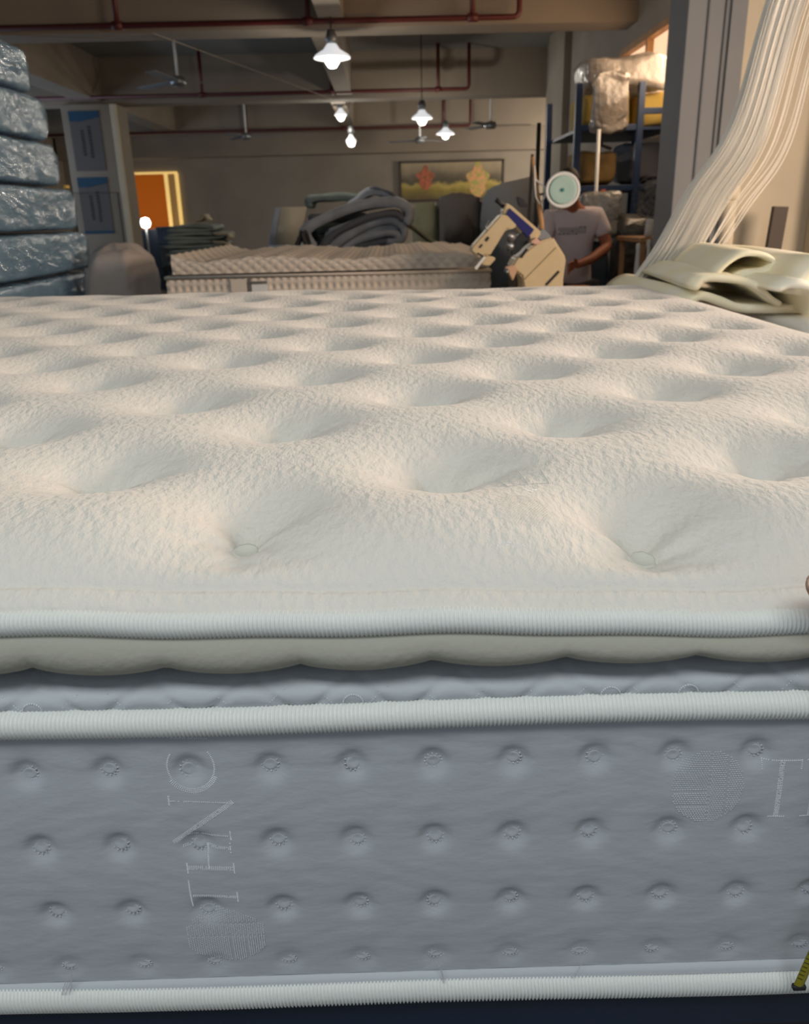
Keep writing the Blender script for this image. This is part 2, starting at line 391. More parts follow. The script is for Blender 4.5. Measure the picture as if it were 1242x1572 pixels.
# painting on the far wall
def painting():
    t = thing('painting', 'wide dark-framed landscape painting with trees on the far wall', 'painting', (1.25, 17.45, 1.98))
    m = bpy.data.materials.new('landscape_canvas'); m.use_nodes = True; nt = m.node_tree; N = nt.nodes; L = nt.links
    tc = N.new('ShaderNodeTexCoord'); sp = N.new('ShaderNodeSeparateXYZ'); L.new(tc.outputs['Object'], sp.inputs[0])
    cr = N.new('ShaderNodeValToRGB'); mr = N.new('ShaderNodeMapRange'); mr.inputs[1].default_value = -.36; mr.inputs[2].default_value = .36
    nz = N.new('ShaderNodeTexNoise'); nz.inputs['Scale'].default_value = 3; nz.inputs['Detail'].default_value = 5; L.new(tc.outputs['Object'], nz.inputs[0])
    ad = N.new('ShaderNodeMath'); ad.operation = 'MULTIPLY_ADD'; ad.inputs[1].default_value = .35; L.new(nz.outputs[0], ad.inputs[0]); L.new(sp.outputs['Z'], ad.inputs[2])
    sb = N.new('ShaderNodeMath'); sb.operation = 'SUBTRACT'; sb.inputs[1].default_value = .17; L.new(ad.outputs[0], sb.inputs[0])
    L.new(sb.outputs[0], mr.inputs[0]); L.new(mr.outputs[0], cr.inputs[0])
    e = cr.color_ramp.elements; e[0].color = lin('5A4A2A'); e[1].color = lin('A89878')
    for p, c in ((.3, '8A7A32'), (.42, 'B5A052'), (.5, '4E4630'), (.65, '6A5E4C'), (.8, '8F8168')):
        q = e.new(p); q.color = lin(c)
    L.new(cr.outputs[0], N['Principled BSDF'].inputs['Base Color'])
    box('canvas', (0, 0, 0), (2.0, .02, .68), m, t)
    for c, s in (((0, -.01, .355), (2.08, .04, .04)), ((0, -.01, -.355), (2.08, .04, .04)), ((-1.02, -.01, 0), (.04, .04, .72)), ((1.02, -.01, 0), (.04, .04, .72))):
        box('frame', c, s, mat('dark_frame', '3B2E24', .5), t)
    tm = [mat('painted_red_tree', 'C4684A', .6, col2='8E5A3A', cscale=14), mat('painted_pink_tree', 'E09A70', .6, col2='98A050', cscale=12)]
    for (x, z, sx, sz), k in (((-.52, .06, .16, .2), 0), ((.52, 0, .2, .3), 1)):
        V = [(x, -.0145, z)]+[(x+sx*math.cos(a)*(1+.25*math.sin(5*a)), -.0145, z+sz*math.sin(a)*(1+.2*math.cos(4*a))) for a in np.linspace(0, 2*PI, 28, endpoint=False)]
        mesh('painted_tree', V, [(0, 1+i, 1+(i+1) % 28) for i in range(28)], tm[k], t, smooth=False)
painting()

# ---------------------------------------------------------------- main mattress
X0, X1, Y0, Y1, RC = -1.30, .70, .42, 2.22, .07
CX, CY, HA, HB = (X0+X1)/2, (Y0+Y1)/2, (X1-X0)/2, (Y1-Y0)/2
PZ1, PZ2, PZ3 = 1.1275, 1.066, .844
tufts = []
for k in range(15):
    y = .470+.1215*k+(.012 if k == 0 else 0)
    if y > 2.19: break
    x = -.1 if k % 2 == 0 else .03
    x -= .25*6
    while x < X1-.05:
        if x > X0+.05: tufts.append((x+random.uniform(-.006, .006), y+random.uniform(-.005, .005), random.uniform(.85, 1.12)*(.62 if k == 0 else 1), random.random()*6))
        x += .25
T = np.array(tufts)
def wave1(x): return -.0085*np.tanh(x/.28) + .0012*np.sin(x*22+.6)+.0006*np.sin(x*57)
def top_h(x, y):
    """height of the plush top at a point of the plan"""
    x = np.asarray(x, float); y = np.asarray(y, float)
    ex = HA-np.abs(x-CX); ey = HB-np.abs(y-CY)
    inner = np.minimum(ex, ey)
    cr = (ex < RC) & (ey < RC)
    e = np.where(cr, RC-np.hypot(RC-ex, RC-ey), inner); e = np.maximum(e, 0)
    d = np.maximum(e-.015, 0)
    z = PZ1+.006 + .011*np.minimum(e/.013, 1)**.6 + .037*(1-np.exp(-d/.036)) - .0016*np.exp(-((e-.0145)/.0016)**2)
    z = z + np.where(e > .02, 0, 0) + wave1(x)*np.exp(-e/.15)
    near = np.zeros_like(z)
    for tx, ty, s, ph in T:
        dx = x-tx; dy = y-ty
        m = (np.abs(dx) < .2) & (np.abs(dy) < .2)
        if not m.any(): continue
        a = dx[m]; b = dy[m]; r = np.hypot(a, b); th = np.arctan2(b, a)
        r3 = np.maximum(r-.0075, 0)
        v = .0135*np.exp(-r3/.0125) + .0215*np.exp(-(r/.054)**2)
        v += .0055*np.exp(-r3*0)*np.exp(-((b+.004*np.sin(ph+a*30))/.0075)**2)*np.exp(-np.abs(a)/.042)
        v += .002*np.exp(-((a)/.010)**2)*np.exp(-np.abs(b)/.03)
        v += .0016*np.cos(5*th+ph)*np.exp(-((r-.028)/.016)**2)
        v *= s
        if ty < .5: v += np.where(b > 0, .016*(r/.03)*np.exp(1-r/.03)*np.sin(np.clip(th, 0, PI))**1.5, 0)
        near[m] += v
    q_ = np.clip((e-.017)/.022, 0, 1); edge = q_*q_*(3-2*q_)
    z = z-near*edge
    z += .0018*np.sin(x*9+1)*np.sin(y*7+2)
    return z
def side_mark(name, lab=None): pass
mat_root = thing('mattress', 'large ivory tufted pillow-top mattress with grey side panel in the foreground', 'mattress', (CX, CY, .828))

def build_top():
    def axis(lo, hi, f):
        out = [lo]
        while out[-1] < hi: out.append(out[-1]+f(out[-1]))
        a = np.array(out); return lo+(a-lo)*(hi-lo)/(a[-1]-lo)
    xs = axis(X0, X1, lambda x: .0034 if -.42 < x < .5 else .007)
    ys = axis(Y0, Y1, lambda y: .0016 if y < .445 else (.003 if y < .75 else (.005 if y < 1.2 else .0085)))
    Xg, Yg = np.meshgrid(xs, ys, indexing='ij')
    # round the corners of the plan
    qx = Xg-CX; qy = Yg-CY; ax = np.abs(qx)-(HA-RC); ay = np.abs(qy)-(HB-RC)
    m = (ax > 0) & (ay > 0); L = np.hypot(ax, ay)+1e-12; k = np.where(m, np.maximum(ax, ay)/L, 1)
    qx = np.where(m, np.sign(qx)*((HA-RC)+ax*k), qx); qy = np.where(m, np.sign(qy)*((HB-RC)+ay*k), qy)
    Xn, Yn = qx+CX, qy+CY
    Z = top_h(Xn, Yn)
    P = np.stack([Xn, Yn, Z], -1).reshape(-1, 3)
    big_mesh('plush_top', P, len(xs), len(ys), M['plush'], mat_root, flip=True)
build_top()
def th(x, y): return float(top_h(np.array([x]), np.array([y]))[0])

def build_top_tufts():
    n = 14; V = []
    for r, z in ((0.0001, 0.0), (.004, .0004), (.0066, .0012), (.0078, .0018), (.0082, .0004)):
        for k in range(n):
            a = 2*PI*k/n; V.append((r*math.cos(a), r*math.sin(a)*1.05, z+(.0004*(k % 2) if .0075 < r < .008 else 0)))
    me = bpy.data.meshes.new('tuft'); me.from_pydata(V, [], grid_faces(5, n, False, True)); me.update()
    first = True
    for tx, ty, s, ph in tufts:
        yy = ty-.001
        o = link('tuft', me, M['tuft'], mat_root, (tx, yy, th(tx, yy)+.0012), smooth=first); first = False
        o.rotation_euler = (random.uniform(.25, .45), random.uniform(-.2, .2), ph)
        o.rotation_euler = (random.uniform(.12, .3), random.uniform(-.1, .1), 0)
build_top_tufts()

# perimeter loop
def perim(step_front, step_else, inset=0.0):
    a, b, r = HA-inset, HB-inset, max(RC-inset, .01)
    pts = []
    def seg(p, q, st):
        L = math.dist(p, q); n = max(2, int(L/st))
        for i in range(n): pts.append((p[0]+(q[0]-p[0])*i/n, p[1]+(q[1]-p[1])*i/n))
    def arc(cx, cy, a0, st):
        n = max(4, int(r*PI/2/st))
        for i in range(n):
            t = a0+PI/2*i/n; pts.append((cx+r*math.cos(t), cy+r*math.sin(t)))
    seg((-a+r, -b), (a-r, -b), step_front); arc(a-r, -b+r, -PI/2, step_else)
    seg((a, -b+r), (a, b-r), step_else); arc(a-r, b-r, 0, step_else)
    seg((a-r, b), (-a+r, b), step_else); arc(-a+r, b-r, PI/2, step_else)
    seg((-a, b-r), (-a, -b+r), step_else); arc(-a+r, -b+r, PI, step_else)
    P = np.array(pts); nx = np.roll(P, -1, 0)-np.roll(P, 1, 0); nx /= np.linalg.norm(nx, axis=1)[:, None]
    N = np.stack([nx[:, 1], -nx[:, 0]], 1)
    return P+np.array([CX, CY]), N

def ribbed_tape(z, rv, rh, wave, lab):
    P, N = perim(.00062, .00125, .002); n = len(P)
    arc_ = np.concatenate([[0], np.cumsum(np.linalg.norm(np.diff(P, axis=0), axis=1))])
    k = 9; ang = np.linspace(-PI*.62, PI*.62, k)
    rib = (.90+.10*np.sign(np.cos(arc_*2*PI/.0025))*np.abs(np.cos(arc_*2*PI/.0025))**.6)[:, None]
    zz = z+wave(P[:, 0])
    # slant of the ribs: the upper edge runs a little ahead
    off = (np.cos(ang)*rh)[None, :]*rib; up = (np.sin(ang)*rv)[None, :]*(.5+.5*rib)
    Xp = P[:, 0][:, None]+N[:, 0][:, None]*off; Yp = P[:, 1][:, None]+N[:, 1][:, None]*off; Zp = zz[:, None]+up
    big_mesh('ribbed_piping', np.stack([Xp, Yp, Zp], -1).reshape(-1, 3), n, k, M['tape'], mat_root, wrap_n=True)
ribbed_tape(PZ1+.001, .0085, .0075, wave1, '')
ribbed_tape(PZ2, .0095, .009, lambda x: .0012*np.sin(x*14)-.001*np.tanh(x/.3), '')
ribbed_tape(PZ3, .0125, .010, lambda x: .001*np.sin(x*16+1)-.002*np.tanh((x+.1)/.2), '')

def band(name, prof, m, fn=None, st=.004, inset=0):
    """band around the mattress: prof is a list of (outset, z); fn adds relief (dn, dz) from s-coordinate x and z"""
    P, N = perim(st, .02, inset); k = len(prof)
    pr = np.array(prof); O = pr[:, 0][None, :]; Z = np.repeat(pr[:, 1][None, :], len(P), 0)
    Xf = np.repeat(P[:, 0][:, None], k, 1); front = (N[:, 1] < -.9)[:, None]
    dn = np.zeros_like(Z); dz = np.zeros_like(Z)
    if fn is not None:
        dn, dz = fn(Xf, Z, front)
    out = O+dn; Z = Z+dz
    big_mesh(name, np.stack([Xf+N[:, 0][:, None]*out, P[:, 1][:, None]+N[:, 1][:, None]*out, Z], -1).reshape(-1, 3), len(P), k, m, mat_root, wrap_n=True, flip=True)
# underside of the pillow top: bulges, with a scalloped lower edge
def sc(x, z, front):
    t = np.clip((1.122-z)/.022, 0, 1)
    s = np.abs(np.sin((x+.06)*PI/.078))**.7
    return .004*s*t, wave1(x)*np.clip(1-t, 0, 1) + t*(-.005*s-.0045*np.tanh(x/.3)+.002*np.sin(x*11))
band('pillow_underside', [(0, 1.122), (.004, 1.119), (.006, 1.115), (.006, 1.112), (.004, 1.108), (0, 1.1045), (-.010, 1.1025), (-.03, 1.102)], M['under'], sc, .004)
# quilted band below the gap, diamond stitched
def quilt(x, z, front):
    u = x/.062; v = (z-1.066)/.055
    a = np.abs(((u+v) % 1)-.5); b = np.abs(((u-v) % 1)-.5)
    g = np.exp(-((.5-a)/.06)**2)+np.exp(-((.5-b)/.06)**2)
    return -.0022*g, 0*z
pb = [(-.045, 1.0945), (-.024, 1.0925), (-.012, 1.0895), (-.006, 1.0865), (-.002, 1.083), (-.001, 1.079), (-.0022, 1.075), (-.005, 1.070), (-.008, 1.066)]
pbf = [tuple(p) for p in spline(pb, 3)]
band('quilted_band', pbf, M['satin'], quilt, .003)
# side panel with stitched dimples
RZ = [1.031, .975, .921, .872]; TX = -.2335; TS = .0502
def dimples(x, z, front):
    dn = .0035*np.sin(np.clip((z-.852)/(1.055-.852), 0, 1)*PI)
    for rz in RZ:
        kx = np.round((x-TX)/TS); a = x-(TX+kx*TS); b = z-rz
        ins = (kx*TS+TX > X0+.06) & (kx*TS+TX < X1-.06)
        r = np.hypot(a, b*1.0)
        amp = .0028 if rz > .9 else .0013
        r2 = np.maximum(r-.0052, 0)
        v = amp*np.exp(-(r2/.0045)**2)+.0014*np.exp(-(r/.018)**2)
        v += .0007*np.exp(-np.abs(b)/.0018)*np.exp(-np.abs(a)/.012)
        dn = dn-np.where(front & ins, v, 0)
    dn = dn+np.where(front, .00016*np.sin(x*83+7*np.sin(z*60))*np.sin(z*110+3*np.sin(x*40)), 0)
    return dn, 0*z
zz = np.linspace(1.058, .850, 110)
band('side_panel', [(-.001, float(z)) for z in zz], M['knit'], dimples, .0018)
band('bottom_seam_strip', [(-.001, .8585), (.0012, .8578), (.0024, .855), (.003, .852)], M['satin'], None, .01)
# closing underside
box('bottom_cover', (CX, CY, .838), (2*HA-.03, 2*HB-.03, .012), M['under'], mat_root)
box('core', (CX, CY, .98), (2*HA-.08, 2*HB-.08, .22), M['under'], mat_root)

def side_y(x, z):
    dn, _ = dimples(np.array([[x]]), np.array([[z]]), np.array([[True]]))
    return Y0-(-.001)-float(dn[0, 0])-.0 if False else Y0+.001-float(dn[0, 0])
# stitched dots
def side_tufts():
    n = 12; V = []; F = []
    for r, y in ((.0001, -.0001), (.0035, -.0006), (.0048, -.0002)):
        for k in range(n):
            a = 2*PI*k/n; V.append((r*math.cos(a), y, r*math.sin(a)))
    F += grid_faces(3, n, False, True)
    for k in range(n):   # ring of little stitches
        a = 2*PI*k/n+.1; b = len(V); c, s = math.cos(a), math.sin(a)
        r0, r1, wd = .0046, .0062, .00038
        V += [(c*r0-s*wd, -.0003, s*r0+c*wd), (c*r0+s*wd, -.0003, s*r0-c*wd), (c*r1+s*wd, .0002, s*r1-c*wd), (c*r1-s*wd, .0002, s*r1+c*wd), (c*(r0+r1)/2, -.0011, s*(r0+r1)/2)]
        F += [(b, b+1, b+4), (b+1, b+2, b+4), (b+2, b+3, b+4), (b+3, b, b+4)]
    me = bpy.data.meshes.new('stitched_dot'); me.from_pydata(V, [], F); me.update()
    me.materials.append(M['knit']); me.materials.append(M['stitch2'])
    for i, p in enumerate(me.polygons): p.material_index = 0 if i < 2*n else 1
    for j, rz in enumerate(RZ):
        k = -30
        while TX+k*TS < X1-.06:
            x = TX+k*TS; k += 1
            if x < X0+.06: continue
            xx, z = x+random.uniform(-.0012, .0012), rz+random.uniform(-.0012, .0012)
            o = link('stitched_dot', me, None, mat_root, (xx, side_y(x, rz)-.0004, z), smooth=False)
            o.rotation_euler = (-.25 if j < 3 else -.1, random.uniform(0, 6), 0); o.scale = (1, 1, random.uniform(.85, 1.05) if j < 3 else .6)
            o.rotation_euler = (random.uniform(-.2, 0), 0, random.uniform(-.15, .15))
side_tufts()
# woven lettering and emblem built from small raised stitches
class Stitch:
    def __init__(s): s.V = []; s.F = []
    def dash(s, x, z, ang, L=.0011, W=.00042, y=None, h=.00035):
        yy = side_y(x, z) if y is None else y
        c, n = math.cos(ang), math.sin(ang); b = len(s.V)
        for a, d in ((-1, -1), (1, -1), (1, 1), (-1, 1)):
            s.V.append((x+c*a*L/2-n*d*W/2, yy-.0001, z+n*a*L/2+c*d*W/2))
        s.V.append((x, yy-h-.0002, z))
        s.F += [(b, b+1, b+4), (b+1, b+2, b+4), (b+2, b+3, b+4), (b+3, b, b+4)]
    def line(s, p, q, rows=1, pitch=.0012, gap=.0011, cross=True):
        p = np.array(p); q = np.array(q); L = np.linalg.norm(q-p); d = (q-p)/L; nn = np.array([-d[1], d[0]])
        ang = math.atan2(d[1], d[0])
        for i in range(int(L/pitch)+1):
            for r in range(rows):
                c = p+d*i*pitch+nn*(r-(rows-1)/2)*gap
                if random.random() < .93: s.dash(c[0], c[1], ang+(1.1 if cross else 0)+random.uniform(-.15, .15))
    def build(s, name, m, parent=mat_root): return tag(mesh(name, s.V, s.F, m, parent, smooth=False), kind='stuff')
def emblem(st, cx, cz, R, rot):
    """disc cut into leaf-like sectors: three upright ones at one side, three lying ones at the other"""
    stp = .00165
    for i in range(-17, 18):
        for j in range(-17, 18):
            u, v = i*stp+(j % 2)*stp/2, j*stp*.9
            if math.hypot(u/.96, v/1.12) > R: continue
            ok = True; ang = .9
            if u > 0:     # upright leaves
                if abs(u-.0005) < .0008 or abs(u-R*.5) < .0009: ok = False
                ang = .75
                if v < -u*1.15 - .0*R and u < R*.5 and v < -R*.05-u*.6: ok = False if abs(v+R*.05+u*.6) < .0014 else ok
            else:
                if abs(v+R*.12) < .0009 or abs(v+R*.55) < .0009: ok = False
                ang = .35 if v < 0 else 2.2
            if not ok: continue
            c, s_ = math.cos(rot), math.sin(rot)
            st.dash(cx+u*c-v*s_, cz+u*s_+v*c, ang+rot, L=.00125, W=.0007, h=.0006)
st = Stitch()
# T H N C reading upwards (letter tops to the left)
def LT(a, b, rows=1): st.line(a, b, rows)
LT((-.142, .934), (-.112, .932), 2); LT((-.1425, .947), (-.1425, .923)); LT((-.112, .936), (-.112, .928))
LT((-.142, .9575), (-.112, .956), 3); LT((-.143, .974), (-.114, .972), 2); LT((-.128, .957), (-.128, .973)); LT((-.112, .960), (-.112, .952))
LT((-.142, .961), (-.142, .953)); LT((-.113, .976), (-.113, .968))
LT((-.139, .983), (-.113, .9815)); LT((-.148, .978), (-.108, 1.008), 3); LT((-.148, 1.0095), (-.112, 1.007)); LT((-.148, 1.013), (-.148, 1.006)); LT((-.112, .985), (-.112, .978))
for i in range(60):
    a = math.radians(-215+i*4.3)
    for r in range(3 if 15 < i < 45 else 1):
        R1 = .0145+.0011*r; st.dash(-.132+R1*math.cos(a), 1.0335+R1*1.1*math.sin(a), a)
LT((-.142, 1.0545), (-.120, 1.0535))
st.build('woven_lettering', M['stitch'])
st = Stitch(); emblem(st, -.123, .8975, .0245, PI/2); st.build('woven_emblem', M['stitch2'])
st = Stitch(); emblem(st, .190, 1.008, .0235, 0); st.build('woven_emblem', M['stitch2'])
st = Stitch()
def TH_run(x0, z0, z1):
    st.line((x0, z1), (x0+.0245, z1), 1); st.line((x0+.0122, z1), (x0+.0122, z0), 3); st.line((x0+.0065, z0), (x0+.018, z0), 1)
    st.line((x0, z1), (x0, z1-.006)); st.line((x0+.0245, z1), (x0+.0245, z1-.006))
    for dx in (.034, .058):
        st.line((x0+dx, z1), (x0+dx, z0), 3); st.line((x0+dx-.006, z0), (x0+dx+.006, z0)); st.line((x0+dx-.006, z1), (x0+dx+.006, z1))
    st.line((x0+.034, (z0+z1)/2), (x0+.058, (z0+z1)/2))
    xn = x0+.074
    st.line((xn, z1), (xn, z0)); st.line((xn, z1), (xn+.024, z0), 3); st.line((xn+.024, z1), (xn+.024, z0))
    for i in range(60):
        a = math.radians(50+i*4.4)
        for r in range(3 if 15 < i < 45 else 1):
            R1 = .0185+.0011*r; st.dash(xn+.053+R1*math.cos(a), (z0+z1)/2+R1*1.1*math.sin(a), a)
TH_run(.2235, .984, 1.0255); st.build('woven_lettering', M['stitch'])
# small stitches on the quilted band and faint woven mark on the top
st = Stitch()
for k in range(-20, 11):
    x = k*.062
    for s_ in (1, -1):
        for i in range(16):
            zz_ = 1.069+i*.0011; 
            if random.random() < .6: st.dash(x+.031+s_*(zz_-1.066)/.055*.062, zz_, s_*.7, L=.0009, W=.0003, y=Y0+.0014+max(0, (zz_-1.078))*.3)
for cx in (-.222, -.03, .125, .172):
    for i in range(14):
        a = PI*i/13; st.dash(cx+.006*math.cos(a), 1.0755+.006*math.sin(a), a+1.5, L=.001, W=.0005, y=Y0+.0012, h=.001)
st.build('quilt_stitching', M['stitch'])
def top_mark():
    V, F = [], []
    def q(x, y, a, L, W, h=.00045):
        b = len(V); c, s = math.cos(a), math.sin(a)
        for i, j in ((-1, -1), (1, -1), (1, 1), (-1, 1)):
            px, py = x+c*i*L/2-s*j*W/2, y+s*i*L/2+c*j*W/2; V.append((px, py, th(px, py)+.0001))
        V.append((x, y, th(x, y)+h)); F.extend([(b, b+1, b+4), (b+1, b+2, b+4), (b+2, b+3, b+4), (b+3, b, b+4)])
    for i in range(-9, 10):
        for j in range(-14, 15):
            x, y = .082+i*.0018+(j % 2)*.0009, .500+j*.0016
            if math.hypot((x-.082)/.016, (y-.500)/.022) < 1: q(x, y, .7, .0017, .0005, .00035)
    for a, b in (((.078, .545), (.108, .548)), ((.078, .545), (.074, .575)), ((.093, .546), (.090, .590)), ((.108, .548), (.106, .575)), ((.078, .60), (.115, .612)), ((.085, .568), (.106, .570))):
        a = np.array(a); b = np.array(b); d = b-a; n = int(np.linalg.norm(d)/.0022)
        for i in range(n): p = a+d*i/n; q(p[0], p[1], math.atan2(d[1], d[0]), .0026, .0009, .0006)
    tag(mesh('woven_mark', V, F, M['plush'], mat_root, smooth=False), kind='stuff')
    V2, F2 = list(V), list(F); V.clear(); F.clear()
    for i in range(16): q(.060+i*.0011+random.uniform(0, .0005), .4585+random.uniform(0, .003), .4, .0012, .0005, .0006)
    for i in range(12): q(.088+i*.0008, .53+random.uniform(0, .005), .8, .0012, .0005, .0006)
    tag(mesh('glitter_stitches', V, F, M['stitch'], mat_root, smooth=False), kind='stuff')
top_mark()
for x0, dx, n in ((-.231, -.003, 4), (.018, .004, 2), (.118, -.007, 1), (-.30, .002, 2)):
    for k in range(n):
        z0 = .871; pts = [(x0+dx*t*(1+.5*k)+.0012*math.sin(3*t+k), Y0-.0035-.002*t, z0-.0165*t) for t in np.linspace(0, 1, 7)]
        tube('loose_thread', pts, .00022, M['stitch2'], mat_root, n=5)
settle(mat_root)

# navy work table that carries the mattress
def navy_table(x0, x1, y0, y1, top, lab, m):
    t = thing('work_table', lab, 'table', ((x0+x1)/2, (y0+y1)/2, 0))
    w_, d = x1-x0, y1-y0
    box('tabletop', (0, 0, top-.02), (w_, d, .04), m, t, bevel=.004)
    box('apron', (0, -d/2+.02, top-.15), (w_-.02, .03, .22), m, t, bevel=.003)
    box('apron', (0, d/2-.02, top-.15), (w_-.02, .03, .22), m, t, bevel=.003)
    for a in (-1, 1):
        box('apron', (a*(w_/2-.02), 0, top-.15), (.03, d-.06, .22), m, t, bevel=.003)
        for b in (-1, 1):
            box('leg', (a*(w_/2-.06), b*(d/2-.07), (top-.26)/2), (.06, .06, top-.26), M['steel'], t, bevel=.004)
navy_table(-1.34, .74, .425, 2.26, .829, 'dark navy work table under the big ivory mattress', M['navy'])

# ---------------------------------------------------------------- hand and measuring tape at the right edge
def skin_mesh(name, verts, edges, radii, m, parent=None, lv=2, root=0):
    me = bpy.data.meshes.new(name); me.from_pydata([tuple(v) for v in verts], edges, []); me.update()
    o = bpy.data.objects.new(name, me); COL.objects.link(o)
    sk = o.modifiers.new('skin', 'SKIN'); ss = o.modifiers.new('sub', 'SUBSURF'); ss.levels = lv; ss.render_levels = lv
    for i, d in enumerate(me.skin_vertices[0].data):
        r = radii[i]; d.radius = r if isinstance(r, tuple) else (r, r); d.use_root = (i == root)
    dg = bpy.context.evaluated_depsgraph_get(); dg.update()
    nm = bpy.data.meshes.new_from_object(o.evaluated_get(dg)); nm.name = name
    bpy.data.objects.remove(o); nm.materials.clear()
    return link(name, nm, m, parent)
def hand_right():
    t = thing('hand', "person's hand at the right edge, thumb pressed on the upper piping of the mattress", 'hand', (.30, .37, 1.12))
    V = [(.300, .385, 1.155), (.330, .340, 1.150), (.372, .290, 1.145), (.42, .235, 1.135), (.60, .05, 1.09),   # palm, wrist, forearm
         (.285, .378, 1.168), (.252, .395, 1.162), (.2235, .4055, 1.150),       # thumb
         (.272, .392, 1.128), (.258, .399, 1.106), (.266, .404, 1.088),        # index curled
         (.292, .392, 1.124), (.277, .400, 1.098), (.287, .406, 1.078),
         (.312, .388, 1.124), (.298, .398, 1.098), (.306, .405, 1.078),
         (.330, .376, 1.128), (.322, .390, 1.106), (.326, .400, 1.088)]
    E = [(0, 1), (1, 2), (2, 3), (3, 4), (1, 5), (5, 6), (6, 7), (0, 8), (8, 9), (9, 10), (0, 11), (11, 12), (12, 13), (0, 14), (14, 15), (15, 16), (1, 17), (17, 18), (18, 19)]
    R = [.020, .026, .024, .027, .038, .0115, .0105, .0095] + [.0095, .0085, .007]*4
    skin_mesh('hand_skin', V, E, R, M['skin2'], t, root=1)
    lathe('thumb_nail', [(0, .0), (.005, .0004), (.006, -.001), (0, -.001)], mat('nail', 'D8B5A2', .3), t, (.227, .398, 1.157), (0, -.7, .7), 12)
    tube('sleeve', [(.47, .18, 1.12), (.52, .13, 1.108), (.60, .05, 1.09), (.80, -.15, 1.05)], [.05, .052, .056, .062], M['quiltd'], t, n=18)
    settle(t)
hand_right()
def tape_measure():
    t = thing('tape_measure', 'olive yellow measuring tape held upright against the lower right mattress side', 'tape measure', (.262, .40, .85))
    m = mat('yellow_steel_tape', '86801F', .4)
    c = spline([(.2625, .4035, .855), (.2665, .4015, .885), (.272, .399, .92), (.282, .394, .98), (.287, .392, 1.03), (.288, .384, 1.06)], 8)
    V, F = [], []
    for p in c:
        for a in (-1, -.5, 0, .5, 1): V.append((p[0]+a*.0035, p[1]-.0016*(1-a*a)+.0, p[2]))
        for a in (1, .5, 0, -.5, -1): V.append((p[0]+a*.0035, p[1]-.0016*(1-a*a)+.0006, p[2]))
    F = grid_faces(len(c), 10, False, True)
    mesh('blade', V, F, m, t)
    V, F = [], []
    for p in c[2:-2:1]:
        b = len(V); V += [(p[0]-.0035, p[1]-.0003, p[2]), (p[0]-.001, p[1]-.0019, p[2]), (p[0]-.001, p[1]-.0019, p[2]+.0006), (p[0]-.0035, p[1]-.0003, p[2]+.0006)]; F.append((b, b+1, b+2, b+3))
    mesh('graduation_marks', V, F, M['black'], t, smooth=False)
    box('end_hook', (.2625, .4035, .8535), (.009, .004, .004), M['black'], t, bevel=.001)
    box('case', (.300, .366, 1.085), (.05, .03, .05), M['black'], t, bevel=.008, seg=3)
    settle(t)
tape_measure()

# ---------------------------------------------------------------- cream foam on a side table at the right
def foam_group():
    t = thing('work_table', 'pale low table right of the big mattress under the foam', 'table', (1.25, 2.2, 0))
    box('tabletop', (0, 0, 1.045), (.9, 1.6, .03), M['wood'], t, bevel=.004)
    for a in (-1, 1):
        for b in (-1, 1): box('leg', (a*.4, b*.74, .515), (.05, .05, 1.03), M['wood'], t, bevel=.003)
    tag(sheet('foam_slab', [(.83, 1.074), (1.05, 1.076), (1.5, 1.078)], .026, 1.55, 2.6, M['white'], wob=.002), 'flat white foam slab at the bottom of the foam heap', 'foam slab')
    tag(sheet('foam_slab', [(.85, 1.106), (1.05, 1.108), (1.5, 1.110)], .026, 1.62, 2.6, M['white'], wob=.003), 'white slab with thin edge lying on the lowest slab', 'foam slab')
    tag(sheet('foam_sheet', [(.655, 1.10), (.645, 1.135), (.68, 1.165), (.73, 1.155), (.80, 1.135), (.95, 1.13), (1.3, 1.135)], .020, 1.86, 2.5, M['foam'], wob=.004), 'thick cream foam sheet rolled over the far corner of the mattress', 'foam sheet')
    tag(sheet('foam_sheet', [(.66, 1.185), (.685, 1.202), (.735, 1.206), (.79, 1.19), (.835, 1.165), (.87, 1.14)], .015, 1.84, 2.4, M['foam'], wob=.004, shear=.05), 'cream foam sheet arching down in the front of the heap', 'foam sheet')
    tag(sheet('foam_sheet', [(.74, 1.208), (.765, 1.232), (.80, 1.252), (.845, 1.25), (.875, 1.23), (.862, 1.213), (.82, 1.21), (.79, 1.198)], .013, 1.92, 2.4, M['foam'], wob=.003, shear=.05), 'curled cream foam strip forming an open loop on top', 'foam sheet')
    tag(sheet('foam_sheet', [(.86, 1.17), (.885, 1.215), (.93, 1.238), (1.0, 1.22), (1.1, 1.16), (1.3, 1.15)], .028, 1.78, 2.4, M['foam'], wob=.005), 'cream foam sheet hanging over at the right edge', 'foam sheet')
    tag(sheet('foam_sheet', [(.80, 1.185), (.84, 1.20), (.88, 1.185), (.90, 1.15), (.915, 1.125)], .016, 1.74, 2.2, M['foam'], wob=.004), 'short cream foam flap below the loop', 'foam sheet')
foam_group()

